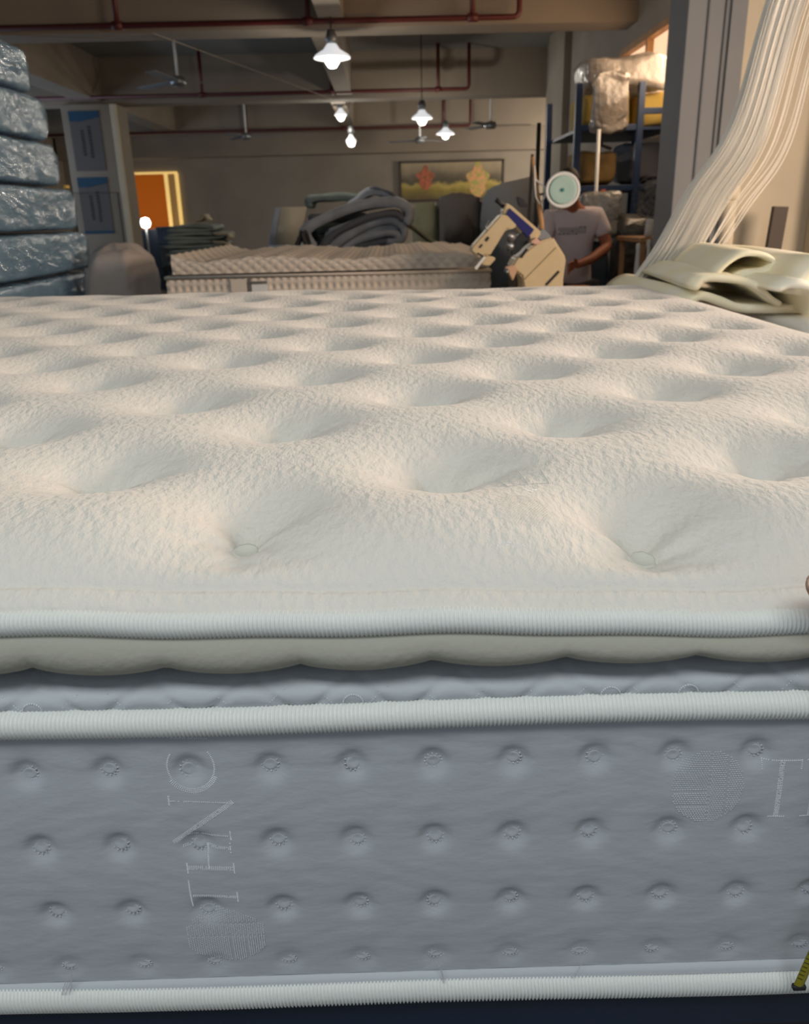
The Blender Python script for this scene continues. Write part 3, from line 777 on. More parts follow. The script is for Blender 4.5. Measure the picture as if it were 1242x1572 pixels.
# ---------------------------------------------------------------- thread bundle
def threads():
    t = thing('thread_bundle', 'long bundle of white threads hanging diagonally at the right', 'thread bundle', (1.38, 2.47, 3.37))
    cen = np.array(spline([(1.38, 2.47, 3.37), (1.30, 2.45, 2.80), (1.17, 2.40, 2.30), (1.025, 2.37, 1.86), (.955, 2.36, 1.54), (.862, 2.36, 1.38), (.79, 2.37, 1.23), (.725, 2.39, 1.12), (.66, 2.42, .98)], 8))
    n = len(cen); V = []; F = []
    s = np.linspace(0, 1, n)
    wid = np.interp(s, [0, .37, .52, .66, .79, .9, 1], [.020, .040, .045, .048, .050, .050, .05])
    def strand(u, d, r, dr=0, amp=.004):
        ph = random.random()*6; pts = []
        for i in range(n):
            k = wid[i]
            x = cen[i, 0]+u*k+amp*math.sin(s[i]*5+ph)+dr*math.sin(s[i]*PI)**2
            z = cen[i, 2]-u*k*.45
            pts.append((x, cen[i, 1]+d*.02+.002*math.sin(s[i]*9+ph), z))
        return pts
    for q in range(720):
        u = random.uniform(-1, 1); u = math.copysign(abs(u)**.85, u)
        pts = strand(u, random.uniform(-1, 1), 1, amp=random.uniform(.0002, .0025))
        b = len(V); r = random.uniform(.0006, .0012)
        for p in pts: V += [(p[0]+r*a, p[1]+r*c, p[2]+r*e) for a, c, e in ((-1, 0, -.3), (.5, -.87, .2), (.5, .87, .2))]
        F += [tuple(b+v for v in f) for f in grid_faces(n, 3, False, True)]
    o = mesh('threads', V, F, M['strand'], t); o['kind'] = 'stuff'
    for u, dr, d in ((1.2, .0, 0), (1.35, .03, 1), (1.3, .045, -1), (1.1, .03, 0), (1.5, .06, 1), (1.0, .065, .5), (1.25, .02, -.6), (1.45, .05, .3)):
        tube('loose_strand', strand(u, d, 1, dr, .006), .0013, M['strand'], t, n=5)
    settle(t)
threads()

# ---------------------------------------------------------------- right background
gc = struct('column', (1.435, 4.13, CZ/2), (.26, .26, CZ), M['greycol'], bevel=.004)
for x in (1.395, 1.47): box('groove_strip', (x, 3.997, CZ/2), (.006, .008, CZ-.02), mat('dark_groove', '66676A', .8), gc)
box('column_side_panel', (1.525, 3.995, CZ/2), (.07, .012, CZ-.02), M['greycol'], gc, bevel=.002)
struct('column', (2.3, 4.16, CZ/2), (.5, .12, CZ), M['wall2'], bevel=.01)
dp = thing('drain_pipe', 'cream vertical drain pipe on the wall behind the threads', 'pipe', (1.56, 3.98, 0))
lathe('pipe_body', [(0, 0), (.036, 0), (.036, 1.42), (0, 1.42)], M['wall2'], dp, n=18)
lathe('collar', [(.036, 1.38), (.045, 1.385), (.045, 1.44), (.036, 1.445)], M['wall2'], dp, n=18)
lathe('bracket', [(.036, 1.16), (.042, 1.16), (.042, 1.175), (.036, 1.175)], M['steel'], dp, n=18)
tag(box('board', (1.80, 4.05, .68), (.07, .03, 1.34), mat('brown_board', '544A40', .7), bevel=.003, rot=Matrix.Rotation(.05, 4, 'Y')), 'narrow dark board leaning on the cream wall', 'board')

def rack():
    t = thing('storage_rack', 'blue steel storage rack holding yellow foam behind the man', 'rack', (1.66, 6.7, 0))
    for x, y in ((-.34, -.5), (.09, -.5), (.39, -.48), (-.34, .6), (.36, .6)):
        h = 2.17 if x < .3 or y > 0 else 1.95
        o = box('post', (x, y, h/2), (.045, .045, h), M['blueframe'], t, bevel=.004)
    for z, x0, x1 in ((1.89, -.34, .09), (1.50, -.34, .39), (.7, -.34, .39), (1.99, .09, .39)):
        box('rail', ((x0+x1)/2, -.5, z), (x1-x0, .03, .04), M['blueframe'], t, bevel=.003)
    for z in (1.50, .7): box('shelf', (.02, .05, z), (.70, 1.06, .03), mat('red_brown_shelf', '3C241E', .7), t)
    box('shelf', (.02, .05, 1.885), (.70, 1.06, .02), M['blueframe'], t)
rack()
def bundle(name, c, s, m, lab, cat, noise=.03, bev=.06, rot=0, grp=None, nsc=5):
    from mathutils import noise as nz
    n, k = 40, 48; V = []; off = Vector((random.random()*40, random.random()*40, 3)); ex = max(.16, min(.55, bev*4))
    sg = lambda v, e: math.copysign(abs(v)**e, v)
    for i in range(n):
        ph = -PI/2+PI*(i+.02)/(n-.96)
        for j in range(k):
            th_ = 2*PI*j/k
            p = Vector((sg(math.cos(ph), ex)*sg(math.cos(th_), ex)*s[0]/2, sg(math.cos(ph), ex)*sg(math.sin(th_), ex)*s[1]/2, sg(math.sin(ph), ex)*s[2]/2))
            p += nz.noise_vector(p*nsc+off)*noise+nz.noise_vector(p*nsc*3.2+off)*noise*.35; V.append(p)
    F = grid_faces(n, k, False, True)+[tuple(range(k))[::-1], tuple(range((n-1)*k, n*k))]
    o = mesh(name, V, F, m)
    o.location = c; return tag(o, lab, cat, grp)
bundle('foam_bundle', (1.53, 6.5, 2.01), (.34, .5, .22), M['foamy'], 'yellow foam roll left on the upper rack shelf', 'foam')
bundle('foam_bundle', (1.89, 6.6, 2.01), (.28, .6, .22), M['foamy'], 'yellow foam block right on the upper rack shelf', 'foam')
bundle('foam_bundle', (1.50, 6.55, 1.64), (.26, .5, .22), mat('brown_foam', '8A6F3E', .9, .3, 20, col2='5E4A30'), 'brownish foam roll on the lower rack shelf', 'foam')
bundle('foam_bundle', (1.86, 6.6, 1.67), (.24, .5, .26), M['quiltd'], 'dark wrapped bundle right on the lower rack shelf', 'bundle')
bundle('foam_bundle', (1.235, 7.6, 1.52), (.3, .4, 1.0), mat('brown_wrap', '6A5C48', .9, .4, 10), 'tall brown wrapped roll standing left of the rack', 'bundle').location.z = .53
M['film2'] = mat('milky_film', 'A49C92', .3, .9, 7, dist=.05, col2='8A8178', cscale=4, coat=.5, alpha=.86)
bundle('plastic_wrapped_roll', (1.68, 6.5, 2.24), (.62, .6, .22), M['film2'], 'roll wrapped in milky plastic film on top of the rack', 'roll', .04, .10)
bundle('plastic_wrapped_roll', (1.50, 6.02, 2.03), (.24, .14, .34), M['film2'], 'end of plastic film hanging down in front of the rack', 'plastic film', .05, .05, nsc=8).location.y = 6.05
tag(tube('cable', [(1.47, 6.08, 1.95), (1.44, 6.05, 1.84), (1.46, 6.05, 1.77), (1.53, 6.08, 1.75)], .012, M['black'], n=8), 'dark curved cable looped over the rack shelf', 'cable')
tag(tube('pole', [(1.425, 5.95, 0), (1.41, 5.95, 1.86)], .012, M['white'], n=8), 'thin white upright pole in front of the rack', 'pole')
tag(tube('pole', [(1.07, 6.4, 0), (1.085, 6.4, 1.95)], .016, M['black'], n=8), 'thin dark pole between machine and rack', 'pole')
tag(tube('pole', [(1.00, 6.5, 0), (1.06, 6.5, 1.75)], .012, M['greyblk'], n=8), 'slanted grey pole beside the dark pole', 'pole')

def pedestal_fan():
    t = thing('pedestal_fan', 'dark round cage fan beside the grey column', 'fan', (1.70, 5.58, 0))
    c = (0, 0, 1.42); m = mat('fan_wire', '55585A', .5)
    for r in (.135, .105, .075, .045):
        tube('cage_ring', [(r*math.cos(a), -.05+.04*(r/.135)**2, c[2]+r*math.sin(a)) for a in np.linspace(0, 2*PI, 32, endpoint=False)], .0028, m, t, n=5, closed=True)
    for k in range(18):
        a = 2*PI*k/18; tube('cage_wire', [(0, -.06, c[2]), (.07*math.cos(a), -.045, c[2]+.07*math.sin(a)), (.135*math.cos(a), -.01, c[2]+.135*math.sin(a)), (.06*math.cos(a), .05, c[2]+.06*math.sin(a))], .0016, m, t, n=4)
    for k in range(3):
        a = 2*PI*k/3; o = box('blade', (.055, 0, 0), (.09, .006, .06), M['greysheet'], t, bevel=.002); o.location = (0, -.01, c[2]); o.rotation_euler = (0, a, 0)
    lathe('motor', [(0, 0), (.04, 0), (.045, .04), (.03, .12), (0, .13)], M['black'], t, (0, 0, c[2]), (0, 1, 0), 16)
    tube('pole', [(0, .06, c[2]), (0, .06, .03)], .014, M['steel'], t)
    lathe('base', [(0, 0), (.17, 0), (.17, .02), (.03, .05), (0, .05)], M['black'], t, (0, .06, 0), n=20)
pedestal_fan()
def bench():
    t = thing('bench', 'brown-edged bench with dark front left of the hanging threads', 'bench', (1.62, 5.15, 0))
    box('tabletop', (-.02, 0, 1.185), (.34, .5, .025), M['wood'], t, bevel=.003)
    for x in (-.16, .13):
        for y in (-.22, .22): box('leg', (x, y, .59), (.028, .028, 1.17), M['wood'], t, bevel=.003)
    box('dark_panel', (-.015, -.19, .68), (.26, .01, .95), M['black'], t)
bench()
for i, (x, y, h, r, lab) in enumerate(((1.51, 5.0, .10, .027, 'white thread cone standing on the bench, tallest'), (1.60, 5.0, .05, .022, 'small white thread spool right on the bench'), (1.555, 4.98, .04, .02, 'small white spool in the middle of the bench'))):
    t = thing('thread_cone', lab, 'thread spool', (x, y, 1.1985), 'thread spools on the bench')
    lathe('thread', [(0, .004), (r, .004), (r*.75, h), (0, h)], M['white'], t, n=18)
    lathe('core', [(0, 0), (r*.6, 0), (r*.35, h+.012), (0, h+.012)], M['greysheet'], t, n=12)
for x, z0, z1, lab in ((1.415, .96, 1.17, 'white cloth strip hanging left of the bench leg'), (1.475, 1.0, 1.19, 'white cloth strip hanging over the bench corner'), (1.56, 1.08, 1.195, 'short white cloth strip hanging from the bench middle')):
    o = sheet('cloth_strip', [(x, z1), (x+.004, (z0+z1)/2), (x-.003, z0)], .022, 4.865, 4.885, M['white'], wob=.002, ny=4); tag(o, lab, 'cloth')
bundle('plastic_bag', (1.45, 5.98, 1.36), (.26, .2, .28), mat('grey_clear_bag', '8C8C88', .3, .8, 12, dist=.04, coat=.6), 'pale grey plastic bag behind the man', 'bag', .03, .07).location.z = 1.32
bundle('work_jacket', (1.43, 5.98, .58), (.17, .18, 1.16), mat('slate_cloth', '33404E', .9, .6, 9, dist=.03), 'dark slate cloth heap standing behind the man', 'cloth', .03, .06)
bundle('plastic_bag', (1.68, 5.95, .66), (.24, .3, 1.3), mat('dark_grey_bag', '4B4B48', .5, .8, 12, dist=.04, coat=.4), 'dark grey bag behind the cage fan', 'bag', .03, .07)
bundle('orange_bag', (1.50, 5.42, 1.42), (.04, .04, .10), mat('orange_red', 'C0603A', .6), 'small orange and red pouch hanging on the rack post', 'pouch', .006, .012).location = (1.505, 6.16, 1.44)

# ---------------------------------------------------------------- man
def man():
    t = thing('person', 'man in white t-shirt bending over the beige machine, face hidden by the spool', 'person', (1.2, 5.6, 0))
    V = [(1.20, 5.62, .88), (1.195, 5.63, 1.02), (1.19, 5.60, 1.18), (1.185, 5.57, 1.31), (1.165, 5.53, 1.385), (1.135, 5.48, 1.43), (1.115, 5.45, 1.50),  # 0-6
         (1.335, 5.57, 1.315), (1.405, 5.52, 1.13), (1.26, 5.33, 1.065), (1.13, 5.22, 1.035),                       # 7-10 left arm
         (1.035, 5.55, 1.315), (.955, 5.47, 1.12), (.95, 5.28, 1.03), (.965, 5.18, 1.01),                         # 11-14
         (1.29, 5.62, .84), (1.31, 5.55, .46), (1.31, 5.66, .09), (1.31, 5.54, .03),                               # 15-18
         (1.11, 5.62, .84), (1.09, 5.56, .46), (1.09, 5.68, .09), (1.09, 5.55, .03)]
    E = [(0, 1), (1, 2), (2, 3), (3, 4), (4, 5), (5, 6), (3, 7), (7, 8), (8, 9), (9, 10), (3, 11), (11, 12), (12, 13), (13, 14), (0, 15), (15, 16), (16, 17), (17, 18), (0, 19), (19, 20), (20, 21), (21, 22)]
    R = [(.10, .07), (.09, .06), (.09, .055), (.085, .05), .048, .06, .085, .052, .038, .031, .024, .052, .038, .031, .024, .085, .055, .042, .035, .085, .055, .042, .035]
    skin_mesh('body', V, E, R, M['skin'], t)
    # fingers
    for hx, hy, hz, s in ((1.13, 5.22, 1.035, -1), (.965, 5.18, 1.01, 1)):
        FV = [(hx, hy, hz)]; FE = []; FR = [.022]
        for k in range(4):
            b = len(FV); a = (k-1.5)*.016
            FV += [(hx-.028*abs(s)+a*.2, hy-.035, hz+a), (hx-.045, hy-.058+.004*abs(k-1.5), hz+a-.008), (hx-.05, hy-.075+.004*k, hz+a-.022)]
            FE += [(0, b), (b, b+1), (b+1, b+2)]; FR += [.0095, .0085, .007]
        b = len(FV); FV += [(hx+.004, hy-.03, hz+.034), (hx-.012, hy-.055, hz+.042)]; FE += [(0, b), (b, b+1)]; FR += [.010, .008]
        skin_mesh('hand', FV, FE, FR, M['skin'], t, lv=1)
    # head with features
    hc = Vector((1.112, 5.44, 1.495))
    bm = bmesh.new(); bmesh.ops.create_uvsphere(bm, u_segments=24, v_segments=18, radius=1)
    for v in bm.verts:
        c = v.co; w_ = .074*(1-.18*max(0, -c.z)); v.co = Vector((c.x*w_, c.y*.092, c.z*.112))
        if c.y < -.3 and False: pass
    bm.transform(Matrix.Translation(hc) @ Matrix.Rotation(.5, 4, 'X'))
    me = bpy.data.meshes.new('head'); bm.to_mesh(me); bm.free(); link('head', me, M['skin'], t)
    Mh = Matrix.Translation(hc) @ Matrix.Rotation(.5, 4, 'X')
    def at(x, y, z): return Mh @ Vector((x, y, z))
    tube('nose', [at(0, -.088, .012), at(0, -.103, -.012), at(0, -.108, -.028), at(0, -.09, -.036)], [.007, .009, .013, .006], M['skin'], t)
    for s in (-1, 1):
        lathe('eye', [(0, -.01), (.011, 0), (0, .01)], M['white'], t, at(s*.028, -.083, .012), (0, -1, 0), 10)
        lathe('ear', [(0, -.008), (.02, -.006), (.026, .004), (.012, .006), (0, 0)], M['skin'], t, at(s*.072, .005, -.002), (s, -.2, 0), 12)
    tube('mouth', [at(-.024, -.082, -.056), at(0, -.088, -.054), at(.024, -.082, -.056)], [.003, .006, .003], mat('lips', '7E4338', .6), t)
    bm = bmesh.new(); bmesh.ops.create_uvsphere(bm, u_segments=24, v_segments=18, radius=1)
    bmesh.ops.delete(bm, geom=[v for v in bm.verts if v.co.z < -.1 - .5*min(0, -v.co.y) or (v.co.y < -.45 and v.co.z < .55)], context='VERTS')
    for v in bm.verts: v.co = Vector((v.co.x*.080, v.co.y*.099, v.co.z*.119))
    bm.transform(Mh); me = bpy.data.meshes.new('hair'); bm.to_mesh(me); bm.free(); link('hair', me, M['hair'], t)
    # t-shirt and trousers follow the same skeleton, a little fuller
    SV = [V[0]]+[V[1], V[2], V[3], (1.175, 5.55, 1.355), V[7], (1.392, 5.535, 1.185), V[11], (.968, 5.485, 1.17), (1.20, 5.62, .93)]
    SE = [(0, 9), (9, 1), (1, 2), (2, 3), (3, 4), (3, 5), (5, 6), (3, 7), (7, 8)]
    SR = [(.145, .11), (.142, .105), (.148, .11), (.14, .10), .062, .07, .056, .07, .056, (.145, .11)]
    skin_mesh('t_shirt', SV, SE, SR, M['shirt'], t)
    TV = [(1.20, 5.62, .90), V[15], V[16], (1.31, 5.655, .12), V[19], V[20], (1.09, 5.675, .12)]
    skin_mesh('trousers', TV, [(0, 1), (1, 2), (2, 3), (0, 4), (4, 5), (5, 6)], [(.14, .11), .098, .07, .058, .098, .07, .058], M['trouser'], t)
    for x in (1.31, 1.09): box('shoe', (x, 5.57, .04), (.095, .26, .08), M['black'], t, bevel=.03, seg=3, smooth=True)
    # blurred dark printed letters on the chest
    V2, F2 = [], []; rr = random.Random(2)
    for k in range(7):
        x = 1.08+k*.026
        for dx, dz, w_, h_ in ((0, 0, .005, .045), (.013, 0, .005, .045), (.006, rr.choice((-.018, 0, .018)), .015, .006)):
            b = len(V2); zc = 1.232+dz+(.006 if k > 4 else 0)
            yy = 5.475+abs(x-1.19)**2*1.2
            V2 += [(x+dx+a*w_/2, yy, zc+c*h_/2) for a, c in ((-1, -1), (1, -1), (1, 1), (-1, 1))]; F2.append((b, b+1, b+2, b+3))
    lt = mesh('chest_print', V2, F2, M['quiltd'], t, smooth=False)
    sh = next(o for o in t.children if o.name.startswith('t_shirt'))
    sw = lt.modifiers.new('wrap', 'SHRINKWRAP'); sw.target = sh; sw.wrap_method = 'PROJECT'; sw.use_project_y = True
    sw.use_negative_direction = True; sw.use_positive_direction = True; sw.offset = .002; sw.use_project_x = False; sw.use_project_z = False
    bpy.context.view_layer.update()
    dg = bpy.context.evaluated_depsgraph_get(); nm = bpy.data.meshes.new_from_object(lt.evaluated_get(dg)); lt.modifiers.clear(); lt.data = nm
    settle(t)
man()

# ---------------------------------------------------------------- tape-edge sewing machine, head tilted
def machine():
    t = thing('sewing_machine', 'beige industrial sewing machine with tilted head and dark blue panel', 'sewing machine', (.72, 4.2, 0))
    m = M['mach']; Y = 4.2
    prism('body', [(.785, 1.237), (.853, 1.138), (.842, 1.03), (.852, .944), (.639, .944), (.65, 1.003), (.639, 1.059), (.586, 1.098), (.611, 1.144), (.706, 1.212)], Y-.07, Y+.12, m, t, .008)
    prism('arm', [(.561, 1.395), (.583, 1.385), (.735, 1.258), (.70, 1.205), (.655, 1.232), (.54, 1.352)], Y-.04, Y+.06, m, t, .006)
    prism('blue_panel', [(.575, 1.372), (.696, 1.272), (.668, 1.236), (.559, 1.345)], Y-.052, Y-.035, M['bluep'], t, .002)
    prism('needle_head', [(.534, 1.345), (.575, 1.335), (.614, 1.29), (.585, 1.275), (.56, 1.277), (.482, 1.156), (.455, 1.16), (.43, 1.145), (.389, 1.183), (.40, 1.205)], Y-.055, Y+.055, m, t, .006)
    prism('clamp_foot', [(.453, 1.157), (.505, 1.15), (.515, 1.14), (.483, 1.107), (.445, 1.115)], Y-.03, Y+.03, m, t, .003)
    prism('white_lever', [(.452, 1.155), (.463, 1.150), (.418, 1.092), (.405, 1.10)], Y-.06, Y-.045, M['white'], t, .002)
    prism('motor_block', [(.652, 1.268), (.684, 1.235), (.632, 1.174), (.600, 1.152), (.585, 1.165), (.61, 1.24)], Y-.045, Y+.05, M['black'], t, .004)
    lathe('thread_tension_disc', [(0, 0), (.022, 0), (.026, .01), (.012, .04), (0, .045)], M['steel'], t, (.592, Y-.04, 1.235), (-.6, -.7, .4), 16)
    lathe('thread_tension_disc', [(0, 0), (.024, 0), (.024, .012), (.01, .03), (0, .035)], M['steel'], t, (.585, Y-.03, 1.195), (-.6, -.7, .4), 16)
    prism('side_tab', [(.557, 1.10), (.595, 1.112), (.619, 1.095), (.594, 1.036)], Y-.075, Y-.02, mat('pinkish_cast', 'C9A282', .5), t, .004)
    prism('top_cap', [(.672, 1.215), (.70, 1.237), (.73, 1.212), (.70, 1.203)], Y-.085, Y-.04, mat('pink_cap', 'D9AE98', .5), t, .003)
    lathe('bolt', [(0, 0), (.012, 0), (.012, .012), (0, .014)], M['steel'], t, (.562, Y-.078, 1.085), (0, -1, 0), 10)
    for (x0, z0, x1, z1, w_), nm in (((.758, 1.013, .82, 1.077, .012), 'slot'), ((.63, 1.145, .66, 1.185, .014), 'slot'), ((.43, 1.195, .445, 1.21, .01), 'slot'), ((.46, 1.225, .475, 1.243, .014), 'slot'), ((.42, 1.17, .45, 1.155, .008), 'slot')):
        d = Vector((x1-x0, 0, z1-z0)); nn = Vector((-d.z, 0, d.x)).normalized()*w_/2
        yb = Y-.0745 if x0 > .6 else Y-.0575
        prism(nm, [(x0+nn.x, z0+nn.z), (x1+nn.x, z1+nn.z), (x1-nn.x, z1-nn.z), (x0-nn.x, z0-nn.z)], yb, yb+.006, M['black'], t, .001)
    prism('seam_ridge', [(.646, 1.036), (.803, 1.19), (.809, 1.184), (.652, 1.030)], Y-.078, Y-.068, m, t, .001)
    tube('lever_knob', [(.513, Y, 1.413), (.53, Y, 1.40), (.565, Y, 1.372)], [.012, .010, .014], M['black'], t)
    prism('thread_guide', [(.615, 1.425), (.64, 1.415), (.675, 1.375), (.635, 1.372), (.618, 1.395)], Y-.02, Y+.02, M['black'], t, .004)
    tube('needle_wire', [(.45, Y-.04, 1.25), (.47, Y-.05, 1.27), (.46, Y-.05, 1.29), (.48, Y-.03, 1.315)], .004, M['steel'], t)
    tube('spool_pole', [(.747, Y+.02, 1.24), (.744, Y+.02, 1.30), (.712, Y+.02, 1.46), (.687, Y+.02, 1.60)], [.012, .012, .011, .008], M['wood'], t)
    for s in (-1, 1): tube('wire_loop', [(.728, Y, 1.385), (.728+s*.022, Y-.01, 1.42), (.725+s*.024, Y-.01, 1.46), (.70, Y, 1.50), (.697, Y, 1.56)], .0035, M['white'], t, n=6)
    tube('spool_spindle', [(.725, Y+.02, 1.43), (.818, Y+.02, 1.445)], .006, M['steel'], t)
    prism('pivot_bracket', [(.70, 1.25), (.745, 1.275), (.785, 1.237), (.745, 1.205)], Y-.03, Y+.08, M['steel'], t, .004)
    box('bed_plate', (.74, 4.23, .925), (.34, .34, .04), m, t, bevel=.006)
    box('control_buttons', (.80, 4.085, .958), (.08, .03, .03), mat('green_red_buttons', '2F7A62', .5, col2='8A2D35', cscale=40), t, bevel=.004)
    box('stand', (.74, 4.25, .455), (.28, .28, .91), M['greyblk'], t, bevel=.01)
    settle(t)
    s = thing('thread_spool', 'large round white thread spool with pale teal core in front of the face', 'thread spool', (.826, 4.15, 1.447))
    ax = (-.12, -1, .04)
    lathe('thread', [(0, -.1), (.055, -.1), (.078, -.03), (.082, 0), (.080, .006), (.074, .009), (.070, .004), (0, .004)], M['white'], s, axis=ax, n=40)
    lathe('inner_ring', [(.0, .004), (.062, .004), (.064, .009), (.058, .010), (.030, .0065), (0, .0065)], mat('pale_teal_spool', 'A9C6BC', .5), s, axis=ax, n=36)
    lathe('core', [(0, .0065), (.008, .0065), (.008, .013), (0, .013)], mat('teal_core', '4F8E86', .5), s, axis=ax, n=16)
machine()
bx = bundle('wooden_box', (1.10, 5.1, .46), (.26, .3, .92), mat('orange_wood', 'C48A4E', .6, .3, 12, col2='A8683A', cscale=9), 'orange brown wrapped parcel under the hands of the man', 'parcel', .008, .02)

# ---------------------------------------------------------------- second mattress
def mattress_two():
    x0, x1, y0, y1 = -1.195, .527, 4.5, 6.3
    t = thing('mattress', 'second cream mattress with tufted side standing behind the big one', 'mattress', ((x0+x1)/2, (y0+y1)/2, .86))
    def panel(name, p0, p1, z0, z1, du, dz, amp, nu=12):
        L = math.dist(p0, p1); n = int(L/.0055); k = int((z1-z0)/.0055)+1
        U, Z = np.meshgrid(np.linspace(0, L, n), np.linspace(z0, z1, k), indexing='ij')
        g = amp*(np.cos(2*PI*U/du)*np.cos(2*PI*(Z-z0)/dz)) if nu == 0 else amp*(.5+.5*np.cos(2*PI*U/du))*(.5+.5*np.cos(2*PI*(Z-z0)/dz))
        d = np.array([(p1[0]-p0[0])/L, (p1[1]-p0[1])/L]); nn = np.array([d[1], -d[0]])
        out = .008*np.sin(PI*(Z-z0)/(z1-z0))-g
        P = np.stack([p0[0]+d[0]*U+nn[0]*out, p0[1]+d[1]*U+nn[1]*out, Z], -1).reshape(-1, 3)
        big_mesh(name, P, n, k, M['bgm'], t)
    panel('side_panel', (x0, y0), (x1, y0), .865, 1.065, .0400, .048, .012)
    panel('side_panel', (x1, y0), (x1, y1), .865, 1.065, .0400, .048, .012)
    panel('side_panel', (x0, y1), (x0, y0), .865, 1.065, .0400, .048, .012)
    box('core', ((x0+x1)/2, (y0+y1)/2, .963), (x1-x0-.03, y1-y0-.03, .19), M['bgm'], t, bevel=.01)
    def rim(z): tube('piping', [(x0, y0-.004, z), (x1, y0-.004, z), (x1+.004, y1, z), (x0, y1, z)], .010, M['bgm'], t, closed=True)
    rim(1.066); rim(.868)
    # loose quilted topper lying on it, its left end turned up to a point
    n, k = 260, 150
    U, W = np.meshgrid(np.linspace(0, 1, n), np.linspace(0, 1, k), indexing='ij')
    X = x0+.035+U*(x1-x0-.05)
    prof = np.clip(W/.16, 0, 1)
    Yv = y0+.02-.028*np.sin(prof*PI/2)*0+ (W > .16)*(W-.16)/.84*(y1-y0-.1)
    lift = .012*np.sin(X*7)+.045*np.exp(-((X-x0-.03)/.07)**2)*(prof)+.004*np.sin(X*40)
    q = .005*np.abs(np.sin(PI*(X/.06+W*12)))*np.abs(np.sin(PI*(X/.06-W*12)))*1.6-.003
    Z = 1.082+.070*np.sin(prof*PI/2)+lift*prof+ q*np.clip((W-.16)/.05, 0, 1)
    Yv = Yv-.012*np.sin(prof*PI)-q*np.clip((.18-W)/.05, 0, 1)
    big_mesh('quilted_topper', np.stack([X, Yv, Z], -1).reshape(-1, 3), n, k, M['bgm'], t, flip=True)
    bl = mat('label_grey', '6C6A68', .8)
    box('label', (-.81, y0-.016, .97), (.085, .006, .17), M['bgm'], t, bevel=.002)
    box('label_stripe', (-.755, y0-.018, .97), (.016, .006, .17), bl, t)
    box('label_stripe', (-.705, y0-.018, 1.035), (.09, .006, .012), bl, t)
    box('label', (-.70, y0-.015, .975), (.085, .006, .10), M['white'], t)
    settle(t)
mattress_two()
navy_table(-1.22, .55, 4.52, 6.32, .857, 'grey work table under the second mattress', M['greyblk'])

# ---------------------------------------------------------------- folded quilts and foam behind the second mattress
def quilts():
    tb = thing('work_table', 'dark table behind the second mattress under the folded quilts', 'table', (-.1, 7.3, 0))
    box('tabletop', (0, 0, 1.045), (1.75, 1.3, .04), M['greyblk'], tb, bevel=.004)
    for a in (-1, 1):
        for b in (-1, 1): box('leg', (a*.8, b*.58, .512), (.06, .06, 1.024), M['steel'], tb)
    t = thing('quilt', 'thick grey quilt folded over itself, largest on the heap', 'quilt', (-.25, 6.95, 1.07))
    sheet('fold', [(-.60, 1.10), (-.675, 1.255), (-.50, 1.35), (-.2, 1.435), (.05, 1.455), (.15, 1.40), (.155, 1.34), (.12, 1.30)], .075, 6.72, 7.3, M['quilt'], t, wob=.010)
    sheet('fold', [(-.56, 1.10), (-.45, 1.22), (-.18, 1.34), (.04, 1.37), (.115, 1.32)], .05, 6.70, 7.3, M['quiltd'], t, wob=.008)
    sheet('fold', [(-.50, 1.10), (-.35, 1.21), (-.146, 1.295), (.04, 1.32), (.115, 1.25), (.09, 1.17), (0, 1.135)], .055, 6.73, 7.3, M['quilt'], t, wob=.009)
    sheet('fold', [(-.42, 1.095), (-.254, 1.175), (-.06, 1.225), (.04, 1.215), (.05, 1.17), (-.02, 1.15)], .05, 6.72, 7.3, M['quilt'], t, wob=.008)
    sheet('fold', [(-.34, 1.09), (-.2, 1.135), (-.05, 1.165), (.0, 1.12), (-.1, 1.09)], .045, 6.74, 7.3, M['quiltd'], t, wob=.006)
    prism('fold', [(-.58, 1.075), (-.50, 1.26), (-.2, 1.36), (.05, 1.37), (.09, 1.22), (.0, 1.075)], 6.79, 7.24, M['quilt'], t, .02)
    settle(t)
    t = thing('quilt', 'grey quilt with dark underside peaked at the top of the heap', 'quilt', (-.15, 7.2, 1.47))
    sheet('fold', [(-.36, 1.43), (-.25, 1.50), (-.147, 1.55), (-.05, 1.53), (.06, 1.46)], .06, 7.34, 7.75, M['quilt'], t, wob=.008)
    sheet('fold', [(-.17, 1.572), (-.10, 1.573), (.0, 1.535), (.08, 1.475)], .022, 7.33, 7.75, M['quiltd'], t, wob=.006)
    settle(t)
    tag(sheet('dark_cloth', [(-.79, 1.085), (-.73, 1.13), (-.68, 1.22), (-.66, 1.25), (-.63, 1.16), (-.58, 1.09)], .03, 6.46, 6.66, M['black'], wob=.008), 'black cloth draped at the left foot of the quilt heap', 'cloth')
    tag(sheet('cloth', [(-.10, 1.08), (.03, 1.32), (.2, 1.25), (.36, 1.13), (.45, 1.10), (.44, 1.08)], .03, 7.36, 7.7, M['olive'], wob=.01), 'olive grey cloth sloping down right of the quilt heap', 'cloth')
    tag(sheet('cloth', [(.10, 1.078), (.3, 1.10), (.44, 1.125), (.475, 1.10), (.43, 1.078)], .022, 6.70, 7.3, M['beigeq'], wob=.008), 'beige folded cloth end at the lower right of the heap', 'cloth')
    b = thing('quilt', 'blue grey quilt folded flat behind the left of the heap', 'quilt', (-.46, 7.6, 1.3))
    for z in (1.10, 1.18, 1.26, 1.34): sheet('fold', [(-.70, z), (-.45, z+.008), (-.18, z)], .075, 7.4, 7.9, M['greenq'] if z < 1.3 else M['quiltd'], b, wob=.008)
    sheet('fold', [(-.69, 1.43), (-.67, 1.50), (-.45, 1.515), (-.2, 1.50)], .06, 7.4, 7.9, M['greenq'], b, wob=.008)
    settle(b)
quilts()
def pblock(name, poly, y0, y1, m, lab, cat, bev=.03):
    o = prism(name, poly, y0, y1, m, bevel=bev); tag(o, lab, cat); 
    for p in o.data.polygons: p.use_smooth = True
    return o
